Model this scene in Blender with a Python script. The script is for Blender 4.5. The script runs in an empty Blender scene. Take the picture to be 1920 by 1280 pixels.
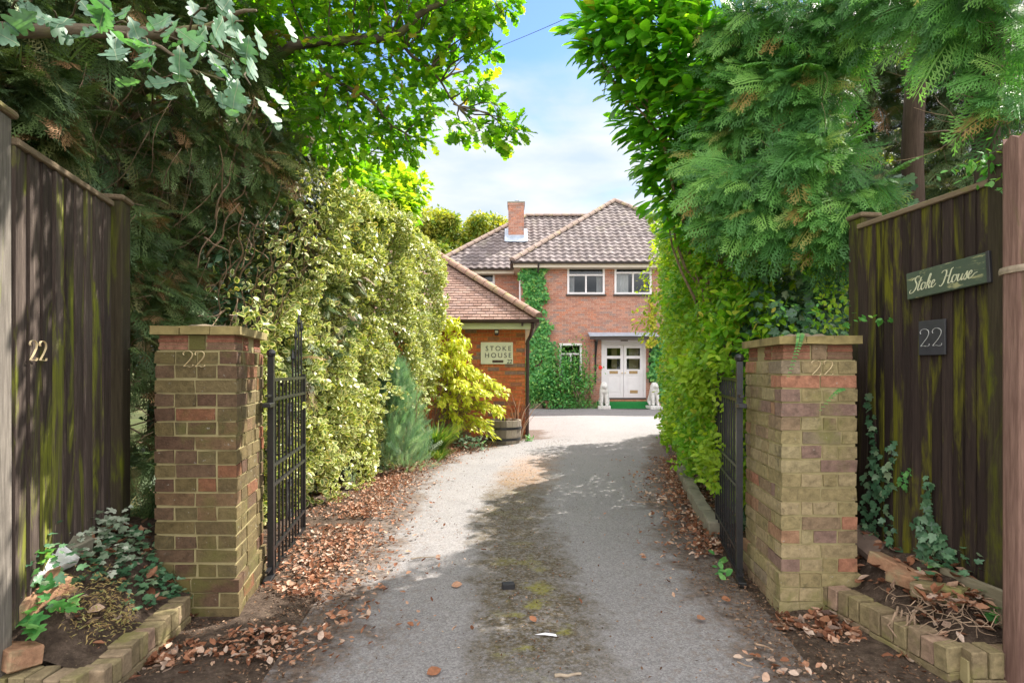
import bpy, bmesh, math, random
import numpy as np
from mathutils import Vector, Matrix

# ------------------------------------------------------------------ camera, sky, sun, exposure
S = bpy.context.scene
COL = S.collection
S.view_settings.view_transform = 'Standard'
S.view_settings.look = 'None'
S.view_settings.gamma = 1.0
S.view_settings.exposure = 1.42
EYE = 1.38
FPX = 1067.0
cd = bpy.data.cameras.new('camera'); cam = bpy.data.objects.new('camera', cd); COL.objects.link(cam)
cd.sensor_width = 36.0; cd.lens = 36.0 * FPX / 1920.0
cd.shift_y = 52.0 / 1920.0
cd.clip_start = 0.05; cd.clip_end = 4000
cam.location = (0, 0, EYE); cam.rotation_euler = (math.radians(90), 0, 0)
S.camera = cam

SUN_EL = math.radians(48.0)
SUN_AZ = math.radians(43.0)          # measured from +X (right) towards +Y (away from the camera)
sun_dir = Vector((math.cos(SUN_EL) * math.cos(SUN_AZ), math.cos(SUN_EL) * math.sin(SUN_AZ), math.sin(SUN_EL)))
sl = bpy.data.lights.new('sun', 'SUN'); so = bpy.data.objects.new('sun', sl); COL.objects.link(so)
sl.energy = 4.5; sl.angle = math.radians(0.5); sl.color = (1.0, 0.94, 0.84)
so.rotation_euler = (-sun_dir).to_track_quat('-Z', 'Y').to_euler(); so.location = (10, 6, 14)

world = bpy.data.worlds.new('World'); S.world = world; world.use_nodes = True
wt = world.node_tree; wt.nodes.clear()
def wn(t, **k):
    n = wt.nodes.new(t)
    for a, b in k.items(): setattr(n, a, b)
    return n
w_out = wn('ShaderNodeOutputWorld'); w_bg = wn('ShaderNodeBackground'); w_bg.inputs['Strength'].default_value = 0.12
w_sky = wn('ShaderNodeTexSky', sky_type='NISHITA', sun_disc=False, sun_elevation=SUN_EL,
           sun_rotation=math.radians(90) - SUN_AZ, altitude=300.0, air_density=0.85, dust_density=0.15, ozone_density=5.0)
w_tc = wn('ShaderNodeTexCoord'); w_sep = wn('ShaderNodeSeparateXYZ'); wt.links.new(w_tc.outputs['Generated'], w_sep.inputs[0])
w_map = wn('ShaderNodeMapping'); w_map.inputs['Scale'].default_value = (2.2, 2.2, 6.5); w_map.inputs['Location'].default_value = (0.35, 0.2, 0.15)
wt.links.new(w_tc.outputs['Generated'], w_map.inputs['Vector'])
w_noise = wn('ShaderNodeTexNoise'); w_noise.inputs['Scale'].default_value = 1.35; w_noise.inputs['Detail'].default_value = 9
w_noise.inputs['Roughness'].default_value = 0.52; w_noise.inputs['Distortion'].default_value = 0.35
wt.links.new(w_map.outputs[0], w_noise.inputs['Vector'])
w_lo = wn('ShaderNodeMapRange'); w_lo.inputs['From Min'].default_value = 0.36; w_lo.inputs['From Max'].default_value = 0.56
w_lo.inputs['To Min'].default_value = 0.30; w_lo.inputs['To Max'].default_value = -0.30
wt.links.new(w_sep.outputs['Z'], w_lo.inputs['Value'])
w_add = wn('ShaderNodeMath', operation='ADD'); wt.links.new(w_noise.outputs['Fac'], w_add.inputs[0]); wt.links.new(w_lo.outputs[0], w_add.inputs[1])
w_ramp = wn('ShaderNodeMapRange', interpolation_type='SMOOTHSTEP'); w_ramp.inputs['From Min'].default_value = 0.42; w_ramp.inputs['From Max'].default_value = 0.78
wt.links.new(w_add.outputs[0], w_ramp.inputs['Value'])
w_n2 = wn('ShaderNodeTexNoise'); w_n2.inputs['Scale'].default_value = 2.6; w_n2.inputs['Detail'].default_value = 8
wt.links.new(w_map.outputs[0], w_n2.inputs['Vector'])
w_cc = wn('ShaderNodeValToRGB'); w_cc.color_ramp.elements[0].position = 0.32; w_cc.color_ramp.elements[0].color = (2.3, 2.75, 3.4, 1)
w_cc.color_ramp.elements[1].position = 0.68; w_cc.color_ramp.elements[1].color = (3.4, 3.45, 3.55, 1)
wt.links.new(w_n2.outputs['Fac'], w_cc.inputs['Fac'])
w_mix = wn('ShaderNodeMix', data_type='RGBA')
wt.links.new(w_ramp.outputs[0], w_mix.inputs['Factor']); wt.links.new(w_sky.outputs[0], w_mix.inputs['A']); wt.links.new(w_cc.outputs['Color'], w_mix.inputs['B'])
# broken cloud overhead and behind the camera, brightened as added fill light
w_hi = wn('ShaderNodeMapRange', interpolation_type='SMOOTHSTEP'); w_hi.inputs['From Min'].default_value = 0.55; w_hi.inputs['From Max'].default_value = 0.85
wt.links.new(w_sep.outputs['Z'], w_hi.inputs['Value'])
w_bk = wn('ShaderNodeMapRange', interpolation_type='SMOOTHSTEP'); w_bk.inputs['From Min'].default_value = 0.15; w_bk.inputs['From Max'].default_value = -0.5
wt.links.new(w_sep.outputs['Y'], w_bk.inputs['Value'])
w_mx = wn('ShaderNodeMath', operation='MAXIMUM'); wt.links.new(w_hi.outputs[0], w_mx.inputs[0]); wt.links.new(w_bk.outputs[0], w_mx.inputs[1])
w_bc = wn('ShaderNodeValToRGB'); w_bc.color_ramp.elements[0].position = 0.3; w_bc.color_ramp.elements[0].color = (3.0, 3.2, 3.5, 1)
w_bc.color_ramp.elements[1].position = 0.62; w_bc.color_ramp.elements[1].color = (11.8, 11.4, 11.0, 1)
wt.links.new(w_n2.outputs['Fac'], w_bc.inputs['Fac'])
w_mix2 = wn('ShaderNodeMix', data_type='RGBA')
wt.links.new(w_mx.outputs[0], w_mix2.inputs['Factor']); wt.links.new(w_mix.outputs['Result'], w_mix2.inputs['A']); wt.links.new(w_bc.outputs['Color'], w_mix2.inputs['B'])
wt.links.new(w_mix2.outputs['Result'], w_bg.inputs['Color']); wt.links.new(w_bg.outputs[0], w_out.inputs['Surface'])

# ------------------------------------------------------------------ helpers
R = math.radians
random.seed(7)
RNG = np.random.default_rng(11)
def W(px, py, Y):
    """world point that stands at depth Y and is seen at photo pixel (px, py)"""
    return Vector(((px - 960) / FPX * Y, Y, EYE - (py - 692) / FPX * Y))
def G(px, py, z=0.0):
    Y = (EYE - z) * FPX / (py - 692)
    return Vector(((px - 960) / FPX * Y, Y, z))

def tag(o, label=None, cat=None, group=None, kind=None):
    if label: o['label'] = label
    if cat: o['category'] = cat
    if group: o['group'] = group
    if kind: o['kind'] = kind
    return o
def empty(name, loc, label=None, cat=None, group=None, rz=0.0):
    o = bpy.data.objects.new(name, None); COL.objects.link(o); o.location = loc; o.rotation_euler = (0, 0, rz)
    o.empty_display_size = 0.1
    return tag(o, label, cat, group)
def link(name, me, parent=None, world_coords=True):
    o = bpy.data.objects.new(name, me); COL.objects.link(o)
    if parent is not None:
        o.parent = parent
        if world_coords:
            o.matrix_parent_inverse = parent_world(parent).inverted()
    return o
def parent_world(p):
    m = Matrix.LocRotScale(p.location, p.rotation_euler, p.scale)
    if p.parent is not None:
        m = parent_world(p.parent) @ p.matrix_parent_inverse @ m
    return m

class MB:
    def __init__(s): s.v = []; s.f = []; s.m = []
    def add(s, vs, fs, m=0):
        k = len(s.v); s.v += [tuple(p) for p in vs]
        for f in fs: s.f.append(tuple(i + k for i in f)); s.m.append(m)
    def quad(s, a, b, c, d, m=0): s.add([a, b, c, d], [(0, 1, 2, 3)], m)
    def hexa(s, p, m=0):
        """8 points: bottom ring 0-3, top ring 4-7"""
        s.add(p, [(3, 2, 1, 0), (4, 5, 6, 7), (0, 1, 5, 4), (1, 2, 6, 5), (2, 3, 7, 6), (3, 0, 4, 7)], m)
    def box(s, x0, x1, y0, y1, z0, z1, m=0, bev=0.0):
        if bev <= 0:
            s.hexa([(x0, y0, z0), (x1, y0, z0), (x1, y1, z0), (x0, y1, z0), (x0, y0, z1), (x1, y0, z1), (x1, y1, z1), (x0, y1, z1)], m); return
        s.obox(((x0 + x1) / 2, (y0 + y1) / 2, (z0 + z1) / 2), (x1 - x0, y1 - y0, z1 - z0), Matrix.Identity(3), m, bev)
    def obox(s, c, size, rot, m=0, bev=0.0, jit=0.0):
        c = Vector(c); hx, hy, hz = [q / 2 for q in size]
        if bev <= 0:
            pts = [(-hx, -hy, -hz), (hx, -hy, -hz), (hx, hy, -hz), (-hx, hy, -hz), (-hx, -hy, hz), (hx, -hy, hz), (hx, hy, hz), (-hx, hy, hz)]
            s.hexa([c + rot @ (Vector(p) + Vector([random.uniform(-jit, jit) for _ in range(3)])) for p in pts], m); return
        b = bev; vs = []; idx = {}
        def vid(sx, sy, sz, ax):
            k = (sx, sy, sz, ax)
            if k not in idx:
                p = [sx * (hx if ax == 0 else hx - b), sy * (hy if ax == 1 else hy - b), sz * (hz if ax == 2 else hz - b)]
                idx[k] = len(vs); vs.append(c + rot @ (Vector(p) + Vector([random.uniform(-jit, jit) for _ in range(3)])))
            return idx[k]
        fs = []
        for ax in range(3):
            for sg in (-1, 1):
                o = [a for a in range(3) if a != ax]; ring = []
                for (p, q) in ((-1, -1), (1, -1), (1, 1), (-1, 1)):
                    t = [0, 0, 0]; t[ax] = sg; t[o[0]] = p; t[o[1]] = q; ring.append(vid(*t, ax))
                flip = (sg < 0) ^ (ax == 1)
                fs.append(tuple(ring[::-1] if flip else ring))
        for ax in range(3):
            o = [a for a in range(3) if a != ax]
            for p in (-1, 1):
                for q in (-1, 1):
                    def t(sg, a):
                        k = [0, 0, 0]; k[ax] = sg; k[o[0]] = p; k[o[1]] = q; return vid(*k, a)
                    fs.append((t(-1, o[0]), t(1, o[0]), t(1, o[1]), t(-1, o[1])))
        for sx in (-1, 1):
            for sy in (-1, 1):
                for sz in (-1, 1): fs.append((vid(sx, sy, sz, 0), vid(sx, sy, sz, 1), vid(sx, sy, sz, 2)))
        s.add(vs, fs, m)
    def tube(s, pts, r, n=8, m=0, cap=True, squash=None):
        pts = [Vector(p) for p in pts]; K = len(pts)
        rs = r if isinstance(r, (list, tuple)) else [r] * K
        up = Vector((0, 0, 1)); vs = []; prev = None
        for i, p in enumerate(pts):
            d = (pts[min(i + 1, K - 1)] - pts[max(i - 1, 0)])
            d = d.normalized() if d.length > 1e-9 else Vector((0, 0, 1))
            if prev is None:
                a = d.cross(up)
                if a.length < 1e-3: a = d.cross(Vector((1, 0, 0)))
            else: a = prev - d * prev.dot(d)
            a.normalize(); prev = a; b = d.cross(a)
            for k in range(n):
                t = 2 * math.pi * k / n; vs.append(p + (a * math.cos(t) + b * math.sin(t)) * rs[i])
        fs = []
        for i in range(K - 1):
            for k in range(n):
                k2 = (k + 1) % n; fs.append((i * n + k, i * n + k2, (i + 1) * n + k2, (i + 1) * n + k))
        if cap: fs.append(tuple(range(n))[::-1]); fs.append(tuple((K - 1) * n + k for k in range(n)))
        s.add(vs, fs, m)
    def lathe(s, c, prof, n=20, m=0):
        c = Vector(c); vs = []; fs = []
        for (r, z) in prof:
            for k in range(n):
                t = 2 * math.pi * k / n; vs.append(c + Vector((r * math.cos(t), r * math.sin(t), z)))
        for i in range(len(prof) - 1):
            for k in range(n):
                k2 = (k + 1) % n; fs.append((i * n + k, i * n + k2, (i + 1) * n + k2, (i + 1) * n + k))
        fs.append(tuple(range(n))[::-1]); fs.append(tuple((len(prof) - 1) * n + k for k in range(n)))
        s.add(vs, fs, m)
    def mesh(s, name, mats, smooth=False):
        me = bpy.data.meshes.new(name); me.from_pydata(s.v, [], s.f)
        for mm in (mats if isinstance(mats, (list, tuple)) else [mats]): me.materials.append(mm)
        me.polygons.foreach_set('material_index', s.m)
        if smooth: me.polygons.foreach_set('use_smooth', [True] * len(s.f))
        me.update(); return me
    def build(s, name, mats, parent=None, smooth=False):
        return link(name, s.mesh(name, mats, smooth), parent)

def vnoise(P, sc, seed=0):
    """value noise in 3-D, 0..1"""
    P = np.asarray(P, float) * sc; i = np.floor(P).astype(np.int64); f = P - i; f = f * f * (3 - 2 * f)
    def h(a, b, c):
        n = (a * 374761393 + b * 668265263 + c * 2147483647 + seed * 974634777) & 0xffffffff
        n = ((n ^ (n >> 13)) * 1274126177) & 0xffffffff
        return ((n ^ (n >> 16)) & 0xffff) / 65535.0
    r = 0
    for dx in (0, 1):
        for dy in (0, 1):
            for dz in (0, 1):
                w = (f[:, 0] if dx else 1 - f[:, 0]) * (f[:, 1] if dy else 1 - f[:, 1]) * (f[:, 2] if dz else 1 - f[:, 2])
                r = r + w * h(i[:, 0] + dx, i[:, 1] + dy, i[:, 2] + dz)
    return r
def unit(a): return a / np.maximum(np.linalg.norm(a, axis=1, keepdims=True), 1e-9)
def rdir(n): return unit(RNG.normal(size=(n, 3)))

def leaves(name, mats, P, D, N, SZ, templ, parent=None, rnd=None, wid=None):
    """one mesh of many leaves: P positions, D tip directions, N face normals, SZ lengths"""
    V, F, M = templ
    P = np.asarray(P, float); n = len(P); D = unit(np.asarray(D, float))
    X = np.cross(D, N); X = unit(X); Z = np.cross(X, D)
    V = np.asarray(V, float); k = len(V); SZ = np.asarray(SZ, float).reshape(n, 1, 1)
    wx = 1.0 if wid is None else np.asarray(wid).reshape(n, 1, 1)
    co = P[:, None, :] + SZ * (wx * V[None, :, 0:1] * X[:, None, :] + V[None, :, 1:2] * D[:, None, :] + V[None, :, 2:3] * Z[:, None, :])
    co = co.reshape(-1, 3)
    flat = np.concatenate([np.asarray(f) for f in F]); cnt = np.array([len(f) for f in F]); nl = len(flat); nf = len(F)
    loops = (flat[None, :] + (np.arange(n) * k)[:, None]).reshape(-1)
    st = np.concatenate([[0], np.cumsum(cnt)[:-1]]); starts = (st[None, :] + (np.arange(n) * nl)[:, None]).reshape(-1)
    me = bpy.data.meshes.new(name)
    me.vertices.add(n * k); me.vertices.foreach_set('co', co.astype(np.float32).ravel())
    me.loops.add(n * nl); me.loops.foreach_set('vertex_index', loops.astype(np.int32))
    me.polygons.add(n * nf); me.polygons.foreach_set('loop_start', starts.astype(np.int32))
    for mm in (mats if isinstance(mats, (list, tuple)) else [mats]): me.materials.append(mm)
    me.polygons.foreach_set('material_index', np.tile(np.asarray(M, np.int32), n))
    if rnd is None: rnd = RNG.random(n)
    at = me.attributes.new('rnd', 'FLOAT', 'FACE'); at.data.foreach_set('value', np.repeat(np.asarray(rnd, np.float32), nf))
    me.update(calc_edges=True); me.validate()
    return link(name, me, parent)

# leaf outlines: x across, y along, z out of the face
T_KITE = ([(0, 0, 0), (-.26, .42, .05), (0, 1, -.04), (.26, .42, .05)], [(0, 3, 2), (0, 2, 1)], [0, 0])
T_LEAF = ([(0, 0, 0), (-.2, .22, .05), (-.27, .5, .05), (-.17, .8, .0), (0, 1, -.06), (.17, .8, .0), (.27, .5, .05), (.2, .22, .05), (0, .25, 0), (0, .55, .0), (0, .8, -.03)],
          [(0, 8, 1), (1, 8, 9, 2), (2, 9, 10, 3), (3, 10, 4), (0, 7, 8), (7, 6, 9, 8), (6, 5, 10, 9), (5, 4, 10)], [0] * 8)
T_LAUREL = ([(0, -.08, 0), (-.14, .18, .03), (-.21, .5, .04), (-.15, .82, .0), (0, 1, -.08), (.15, .82, .0), (.21, .5, .04), (.14, .18, .03), (0, .2, 0), (0, .5, .0), (0, .8, -.04)],
            [(0, 8, 1), (1, 8, 9, 2), (2, 9, 10, 3), (3, 10, 4), (0, 7, 8), (7, 6, 9, 8), (6, 5, 10, 9), (5, 4, 10)], [0] * 8)
T_LANCE = ([(0, 0, 0), (-.12, .35, .03), (0, 1, -.12), (.12, .35, .03), (0, .4, 0)], [(0, 4, 1), (1, 4, 2), (0, 3, 4), (3, 2, 4)], [0] * 4)
def _varieg():
    out = [(0, 0), (-.2, .15), (-.34, .45), (-.26, .78), (0, 1), (.26, .78), (.34, .45), (.2, .15)]
    V = [(x, y, .07 * abs(x) / .34) for x, y in out] + [(x * .52, .08 + y * .8, .04 * abs(x) / .34) for x, y in out]
    F = [(i, (i + 1) % 8, 8 + (i + 1) % 8, 8 + i) for i in range(8)] + [tuple(range(8, 16))]
    return V, F, [0] * 8 + [1]
T_VAR = _varieg()
def _oak():
    half = [(.0, 0), (.05, .06), (.06, .14), (.15, .2), (.17, .27), (.1, .33), (.22, .42), (.27, .5), (.25, .56), (.14, .58), (.25, .68), (.28, .76), (.23, .82), (.13, .8), (.16, .9), (.12, .97), (0, 1.0)]
    V = []; F = []; n = len(half)
    for (x, y) in half: V.append((x, y, .14 * x - .12 * (y - .4) ** 2))
    for (x, y) in half: V.append((0, y, -.12 * (y - .4) ** 2))
    for (x, y) in half: V.append((-x, y, .14 * x - .12 * (y - .4) ** 2))
    for i in range(n - 1):
        F.append((n + i, i, i + 1, n + i + 1)); F.append((n + i, n + i + 1, 2 * n + i + 1, 2 * n + i))
    return V, F, [0] * len(F)
T_OAK = _oak()
def _oakv():
    V, F, _ = _oak(); V = [(x, y, z + .35 * x * x - .22 * max(0, y - .5) ** 2 + .03 * math.sin(9 * y + 4 * x)) for x, y, z in V]; M_ = [0] * len(F); k = len(V)
    for i in range(9):
        y = i / 8; zz = -.12 * (y - .4) ** 2 - .22 * max(0, y - .5) ** 2 + .03 * math.sin(9 * y) + .006; w = .013 * (1 - .7 * y); V += [(-w, y, zz), (w, y, zz)]
    for i in range(8): F.append((k + 2 * i, k + 2 * i + 1, k + 2 * i + 3, k + 2 * i + 2)); M_.append(1)
    return V, F, M_
T_OAKV = _oakv()
def _ivy():
    half = [(0, 0), (.12, -.08), (.3, .0), (.42, .12), (.3, .3), (.44, .5), (.42, .58), (.2, .56), (.12, .8), (0, 1)]
    V = [(0, .3, -.03)] + [(x, y, .05 - .1 * abs(x)) for x, y in half] + [(-x, y, .05 - .1 * abs(x)) for x, y in half[1:-1]]
    ring = list(range(1, 11)) + list(range(18, 10, -1))
    F = [(0, ring[i], ring[(i + 1) % len(ring)]) for i in range(len(ring))]
    return V, F, [0] * len(F)
T_IVY = _ivy()
def _spray(pairs=11, mini=4, fwd=.66, ln=.44):
    V = []; F = []
    def zz(x, y): return -.34 * y * y - .3 * abs(x)
    def kite(x0, y0, x1, y1, w):
        dx, dy = x1 - x0, y1 - y0; L = math.hypot(dx, dy); nx, ny = -dy / L * w, dx / L * w; k = len(V)
        mx, my = x0 + dx * .45, y0 + dy * .45
        for (x, y) in ((x0, y0), (mx + nx, my + ny), (x1, y1), (mx - nx, my - ny)): V.append((x, y, zz(x, y)))
        F.append((k, k + 1, k + 2, k + 3))
    kite(0, 0, 0, 1, .018)
    for i in range(pairs):
        y = .08 + .84 * i / pairs
        for sg in (-1, 1):
            l = ln * (1 - .75 * (y - .08)) * (.8 + .4 * ((i * 37 + sg * 11) % 10) / 10)
            dx, dy = sg * l * math.sqrt(1 - fwd * fwd), l * fwd
            kite(0, y, dx, y + dy, .0115)
            for q in range(mini):
                t = .2 + .19 * q; s2 = -1 if (q % 2) else 1
                a = math.atan2(dy, dx) + s2 * .6; ll = l * (.46 - .07 * q)
                kite(dx * t, y + dy * t, dx * t + ll * math.cos(a), y + dy * t + ll * math.sin(a), .0095)
    return V, F, [0] * len(F)
T_SPRAY = _spray()
T_FEATH = _spray(7, 1, .8, .34)
T_DEAD = ([(0, 0, .02), (-.2, .2, .12), (-.3, .5, .17), (-.18, .8, .1), (0, 1.05, .16), (.18, .8, .13), (.28, .5, .2), (.2, .2, .1), (0, .25, 0), (0, .55, -.02), (0, .8, .03)], T_LEAF[1], T_LEAF[2])
T_BLADE = ([(-.018, 0, 0), (-.018, .35, .01), (-.014, .7, -.08), (0, 1, -.3), (.014, .7, -.08), (.018, .35, .01), (.018, 0, 0)],
           [(0, 6, 5, 1), (1, 5, 4, 2), (2, 4, 3)], [0] * 3)

# ------------------------------------------------------------------ materials
class NT:
    def __init__(s, name):
        s.m = bpy.data.materials.new(name); s.m.use_nodes = True; s.t = s.m.node_tree; s.t.nodes.clear()
        s.out = s.n('ShaderNodeOutputMaterial')
    def n(s, typ, ins=None, **props):
        nd = s.t.nodes.new(typ)
        for a, b in props.items(): setattr(nd, a, b)
        for a, b in (ins or {}).items(): s.set(nd, a, b)
        return nd
    def set(s, nd, a, b):
        sock = nd.inputs[a]
        if hasattr(b, 'is_output'): s.t.links.new(b, sock)
        elif hasattr(b, 'outputs'): s.t.links.new(b.outputs[0], sock)
        else:
            if isinstance(b, (tuple, list)) and len(b) == 3 and sock.type == 'RGBA': b = (*b, 1)
            sock.default_value = b
    def noise(s, sc, det=4, rough=.55, vec=None, dist=0):
        d = {'Scale': sc, 'Detail': det, 'Roughness': rough, 'Distortion': dist}
        if vec is not None: d['Vector'] = vec
        return s.n('ShaderNodeTexNoise', d).outputs['Fac']
    def ramp(s, fac, stops, const=False):
        r = s.n('ShaderNodeValToRGB', {'Fac': fac}); e = r.color_ramp.elements
        if const: r.color_ramp.interpolation = 'CONSTANT'
        while len(e) > 1: e.remove(e[-1])
        for i, (p, c) in enumerate(stops):
            q = e[0] if i == 0 else e.new(p)
            q.position = p; q.color = (*c, 1) if len(c) == 3 else c
        return r.outputs['Color']
    def mix(s, fac, a, b, mode='MIX'):
        return s.n('ShaderNodeMix', {'Factor': fac, 'A': a, 'B': b}, data_type='RGBA', blend_type=mode) if False else s._mix(fac, a, b, mode)
    def _mix(s, fac, a, b, mode):
        nd = s.t.nodes.new('ShaderNodeMix'); nd.data_type = 'RGBA'; nd.blend_type = mode
        s.set(nd, 'Factor', fac)
        for key, v in ((6, a), (7, b)):
            if hasattr(v, 'is_output'): s.t.links.new(v, nd.inputs[key])
            else: nd.inputs[key].default_value = (*v, 1) if len(v) == 3 else v
        return nd.outputs[2]
    def math(s, op, a, b=0.0, clamp=False):
        nd = s.n('ShaderNodeMath', operation=op, use_clamp=clamp); s.set(nd, 0, a); s.set(nd, 1, b); return nd.outputs[0]
    def rng(s, v, a, b, c=0.0, d=1.0, smooth=True):
        nd = s.n('ShaderNodeMapRange', {'Value': v, 'From Min': a, 'From Max': b, 'To Min': c, 'To Max': d})
        if smooth: nd.interpolation_type = 'SMOOTHSTEP'
        return nd.outputs[0]
    def obj(s): return s.n('ShaderNodeTexCoord').outputs['Object']
    def pos(s): return s.n('ShaderNodeNewGeometry').outputs['Position']
    def island(s): return s.n('ShaderNodeNewGeometry').outputs['Random Per Island']
    def attr(s, nm='rnd'): return s.n('ShaderNodeAttribute', attribute_name=nm).outputs['Fac']
    def scale(s, v, sc): return s.n('ShaderNodeMapping', {'Vector': v, 'Scale': sc}).outputs[0]
    def xyz(s, v): return s.n('ShaderNodeSeparateXYZ', {0: v}).outputs
    def bump(s, h, st=.3, d=.01): return s.n('ShaderNodeBump', {'Height': h, 'Strength': st, 'Distance': d}).outputs[0]
    def pbr(s, col, rough=.7, bump=None, metal=0.0, spec=.4, **kw):
        d = {'Base Color': col, 'Roughness': rough, 'Metallic': metal, 'Specular IOR Level': spec}
        if bump is not None: d['Normal'] = bump
        d.update(kw); p = s.n('ShaderNodeBsdfPrincipled', d); return p.outputs[0]
    def done(s, sh): s.t.links.new(sh if hasattr(sh, 'is_output') else sh.outputs[0], s.out.inputs['Surface']); return s.m

def leafmat(name, stops, trans=.35, tint=(1.25, 1.2, .55), rough=.5, spec=.35, patch=None):
    """leaf: colour by leaf, a little mottling, light passing through"""
    t = NT(name)
    c = t.ramp(t.attr('rnd'), stops)
    if patch:
        nz = t.rng(t.noise(patch[1], 3, .6, t.pos()), .45, .62)
        c = t.mix(nz, c, t.mix(.7, c, patch[0]))
    ms = t.rng(t.noise(60, 2, .5, t.pos()), .3, .7, .8, 1.15, False)
    c = t.mix(1.0, c, t.n('ShaderNodeCombineColor', {0: ms, 1: ms, 2: ms}).outputs[0], 'MULTIPLY')
    p = t.pbr(c, rough, spec=spec)
    tr = t.n('ShaderNodeBsdfTranslucent', {'Color': t.mix(1.0, c, tint, 'MULTIPLY')})
    mx = t.n('ShaderNodeMixShader', {0: trans}); t.t.links.new(p, mx.inputs[1]); t.t.links.new(tr.outputs[0], mx.inputs[2])
    return t.done(mx)

def brickmat(name, stops, stain=None, stain_sc=3.0, stain_lim=(.5, .68), speck=None):
    t = NT(name); p = t.pos()
    c = t.ramp(t.island(), stops, True)
    v = t.rng(t.noise(26, 8, .72, p), .3, .72, .6, 1.38, False)
    c = t.mix(1.0, c, t.n('ShaderNodeCombineColor', {0: v, 1: v, 2: v}).outputs[0], 'MULTIPLY')
    if speck:
        c = t.mix(t.math('MULTIPLY', t.rng(t.noise(9, 6, .7, p, .5), .55, .7), .55), c, (.055, .045, .032))
    if stain: c = t.mix(t.math('MULTIPLY', t.rng(t.noise(stain_sc, 6, .62, p, .3), *stain_lim), .8), c, stain)
    if speck: c = t.mix(t.rng(t.noise(45, 3, .6, p), .66, .74), c, speck)
    h = t.math('ADD', t.noise(110, 5, .7, p), t.math('MULTIPLY', t.noise(24, 5, .65, p), 1.2))
    return t.done(t.pbr(c, .88, t.bump(h, .7, .007), spec=.2))
def mortarmat(name, a, b):
    t = NT(name); p = t.pos()
    return t.done(t.pbr(t.mix(t.noise(20, 5, .6, p), a, b), .95, t.bump(t.noise(160, 4, .7, p), .5, .004), spec=.1))
def plain(name, col, rough=.6, var=.25, sc=14, metal=0.0, spec=.4, bump=.15, bsc=90):
    t = NT(name); p = t.pos(); v = t.rng(t.noise(sc, 6, .6, p), .25, .75, 1 - var, 1 + var, False)
    c = t.mix(1.0, col, t.n('ShaderNodeCombineColor', {0: v, 1: v, 2: v}).outputs[0], 'MULTIPLY')
    return t.done(t.pbr(c, rough, t.bump(t.noise(bsc, 4, .6, p), bump, .004), metal, spec))
def woodmat(name, stops, green=None, glim=(.5, .66), axis=2, gsc=1.0, lichen=None):
    """weathered timber: fine grain along z, board to board tone, moss in streaks"""
    t = NT(name); p = t.pos()
    sc = [44, 44, 44]; sc[axis] = 2.6; s2_ = [150, 150, 150]; s2_[axis] = 7.0
    q = t.n('ShaderNodeVectorMath', {0: p, 1: t.n('ShaderNodeCombineXYZ', {0: t.math('MULTIPLY', t.island(), 7.0), 1: t.math('MULTIPLY', t.island(), 3.0), 2: t.math('MULTIPLY', t.island(), 11.0)}).outputs[0]}, operation='ADD').outputs[0]
    g = t.noise(1.6, 7, .66, t.scale(q, sc), .25)
    g2 = t.noise(1.0, 4, .6, t.scale(q, [9 if i != axis else .9 for i in range(3)]))
    g3 = t.noise(1.0, 5, .7, t.scale(q, s2_))
    f = t.math('ADD', t.math('ADD', t.math('MULTIPLY', g, .42), t.math('MULTIPLY', g2, .3)), t.math('MULTIPLY', g3, .28))
    c = t.ramp(f, stops)
    k = t.rng(t.island(), 0, 1, .5, 1.5, False)
    c = t.mix(1.0, c, t.n('ShaderNodeCombineColor', {0: k, 1: k, 2: k}).outputs[0], 'MULTIPLY')
    if green:
        gm = t.noise(gsc, 6, .66, t.scale(q, [6 if i != axis else 1.1 for i in range(3)]), .6)
        c = t.mix(t.math('MULTIPLY', t.rng(gm, *glim), t.rng(g, .3, .62, .35, .95)), c, green)
    if lichen: c = t.mix(t.rng(t.noise(16, 5, .7, t.scale(p, [1.5 if i != axis else .5 for i in range(3)])), .63, .72), c, lichen)
    return t.done(t.pbr(c, .9, t.bump(f, .9, .008), spec=.15))
M = {}
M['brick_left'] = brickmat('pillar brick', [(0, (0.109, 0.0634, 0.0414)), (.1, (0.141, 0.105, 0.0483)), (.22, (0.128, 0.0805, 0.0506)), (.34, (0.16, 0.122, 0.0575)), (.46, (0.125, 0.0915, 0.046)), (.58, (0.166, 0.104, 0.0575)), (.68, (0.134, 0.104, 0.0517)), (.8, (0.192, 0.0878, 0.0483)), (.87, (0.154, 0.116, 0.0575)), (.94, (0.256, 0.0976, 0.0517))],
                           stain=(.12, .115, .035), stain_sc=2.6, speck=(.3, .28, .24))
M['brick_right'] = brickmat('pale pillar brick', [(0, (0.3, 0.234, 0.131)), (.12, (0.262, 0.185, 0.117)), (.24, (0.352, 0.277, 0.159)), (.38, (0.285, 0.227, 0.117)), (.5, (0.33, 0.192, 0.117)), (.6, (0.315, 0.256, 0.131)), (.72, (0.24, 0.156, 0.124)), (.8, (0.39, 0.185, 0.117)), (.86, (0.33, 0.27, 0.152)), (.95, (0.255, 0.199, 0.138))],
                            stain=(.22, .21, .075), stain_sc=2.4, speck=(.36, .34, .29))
M['mortar_pillar'] = mortarmat('pillar mortar', (.27, .225, .11), (.42, .36, .2))
M['coping'] = plain('mossy coping stone', (.26, .205, .085), .9, .5, 11, bump=.5)
M['corbel'] = brickmat('moulded red brick', [(0, (.26, .11, .07)), (.5, (.30, .15, .10)), (.8, (.2, .12, .08))])
M['flaunch'] = plain('mortar cap', (.25, .19, .13), .95, .3, 12, bump=.6)
M['brick_bed'] = brickmat('edging brick', [(0, (.27, .2, .13)), (.3, (.22, .17, .1)), (.55, (.31, .21, .15)), (.8, (.25, .2, .11))], stain=(.2, .19, .06), stain_sc=4)
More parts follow.
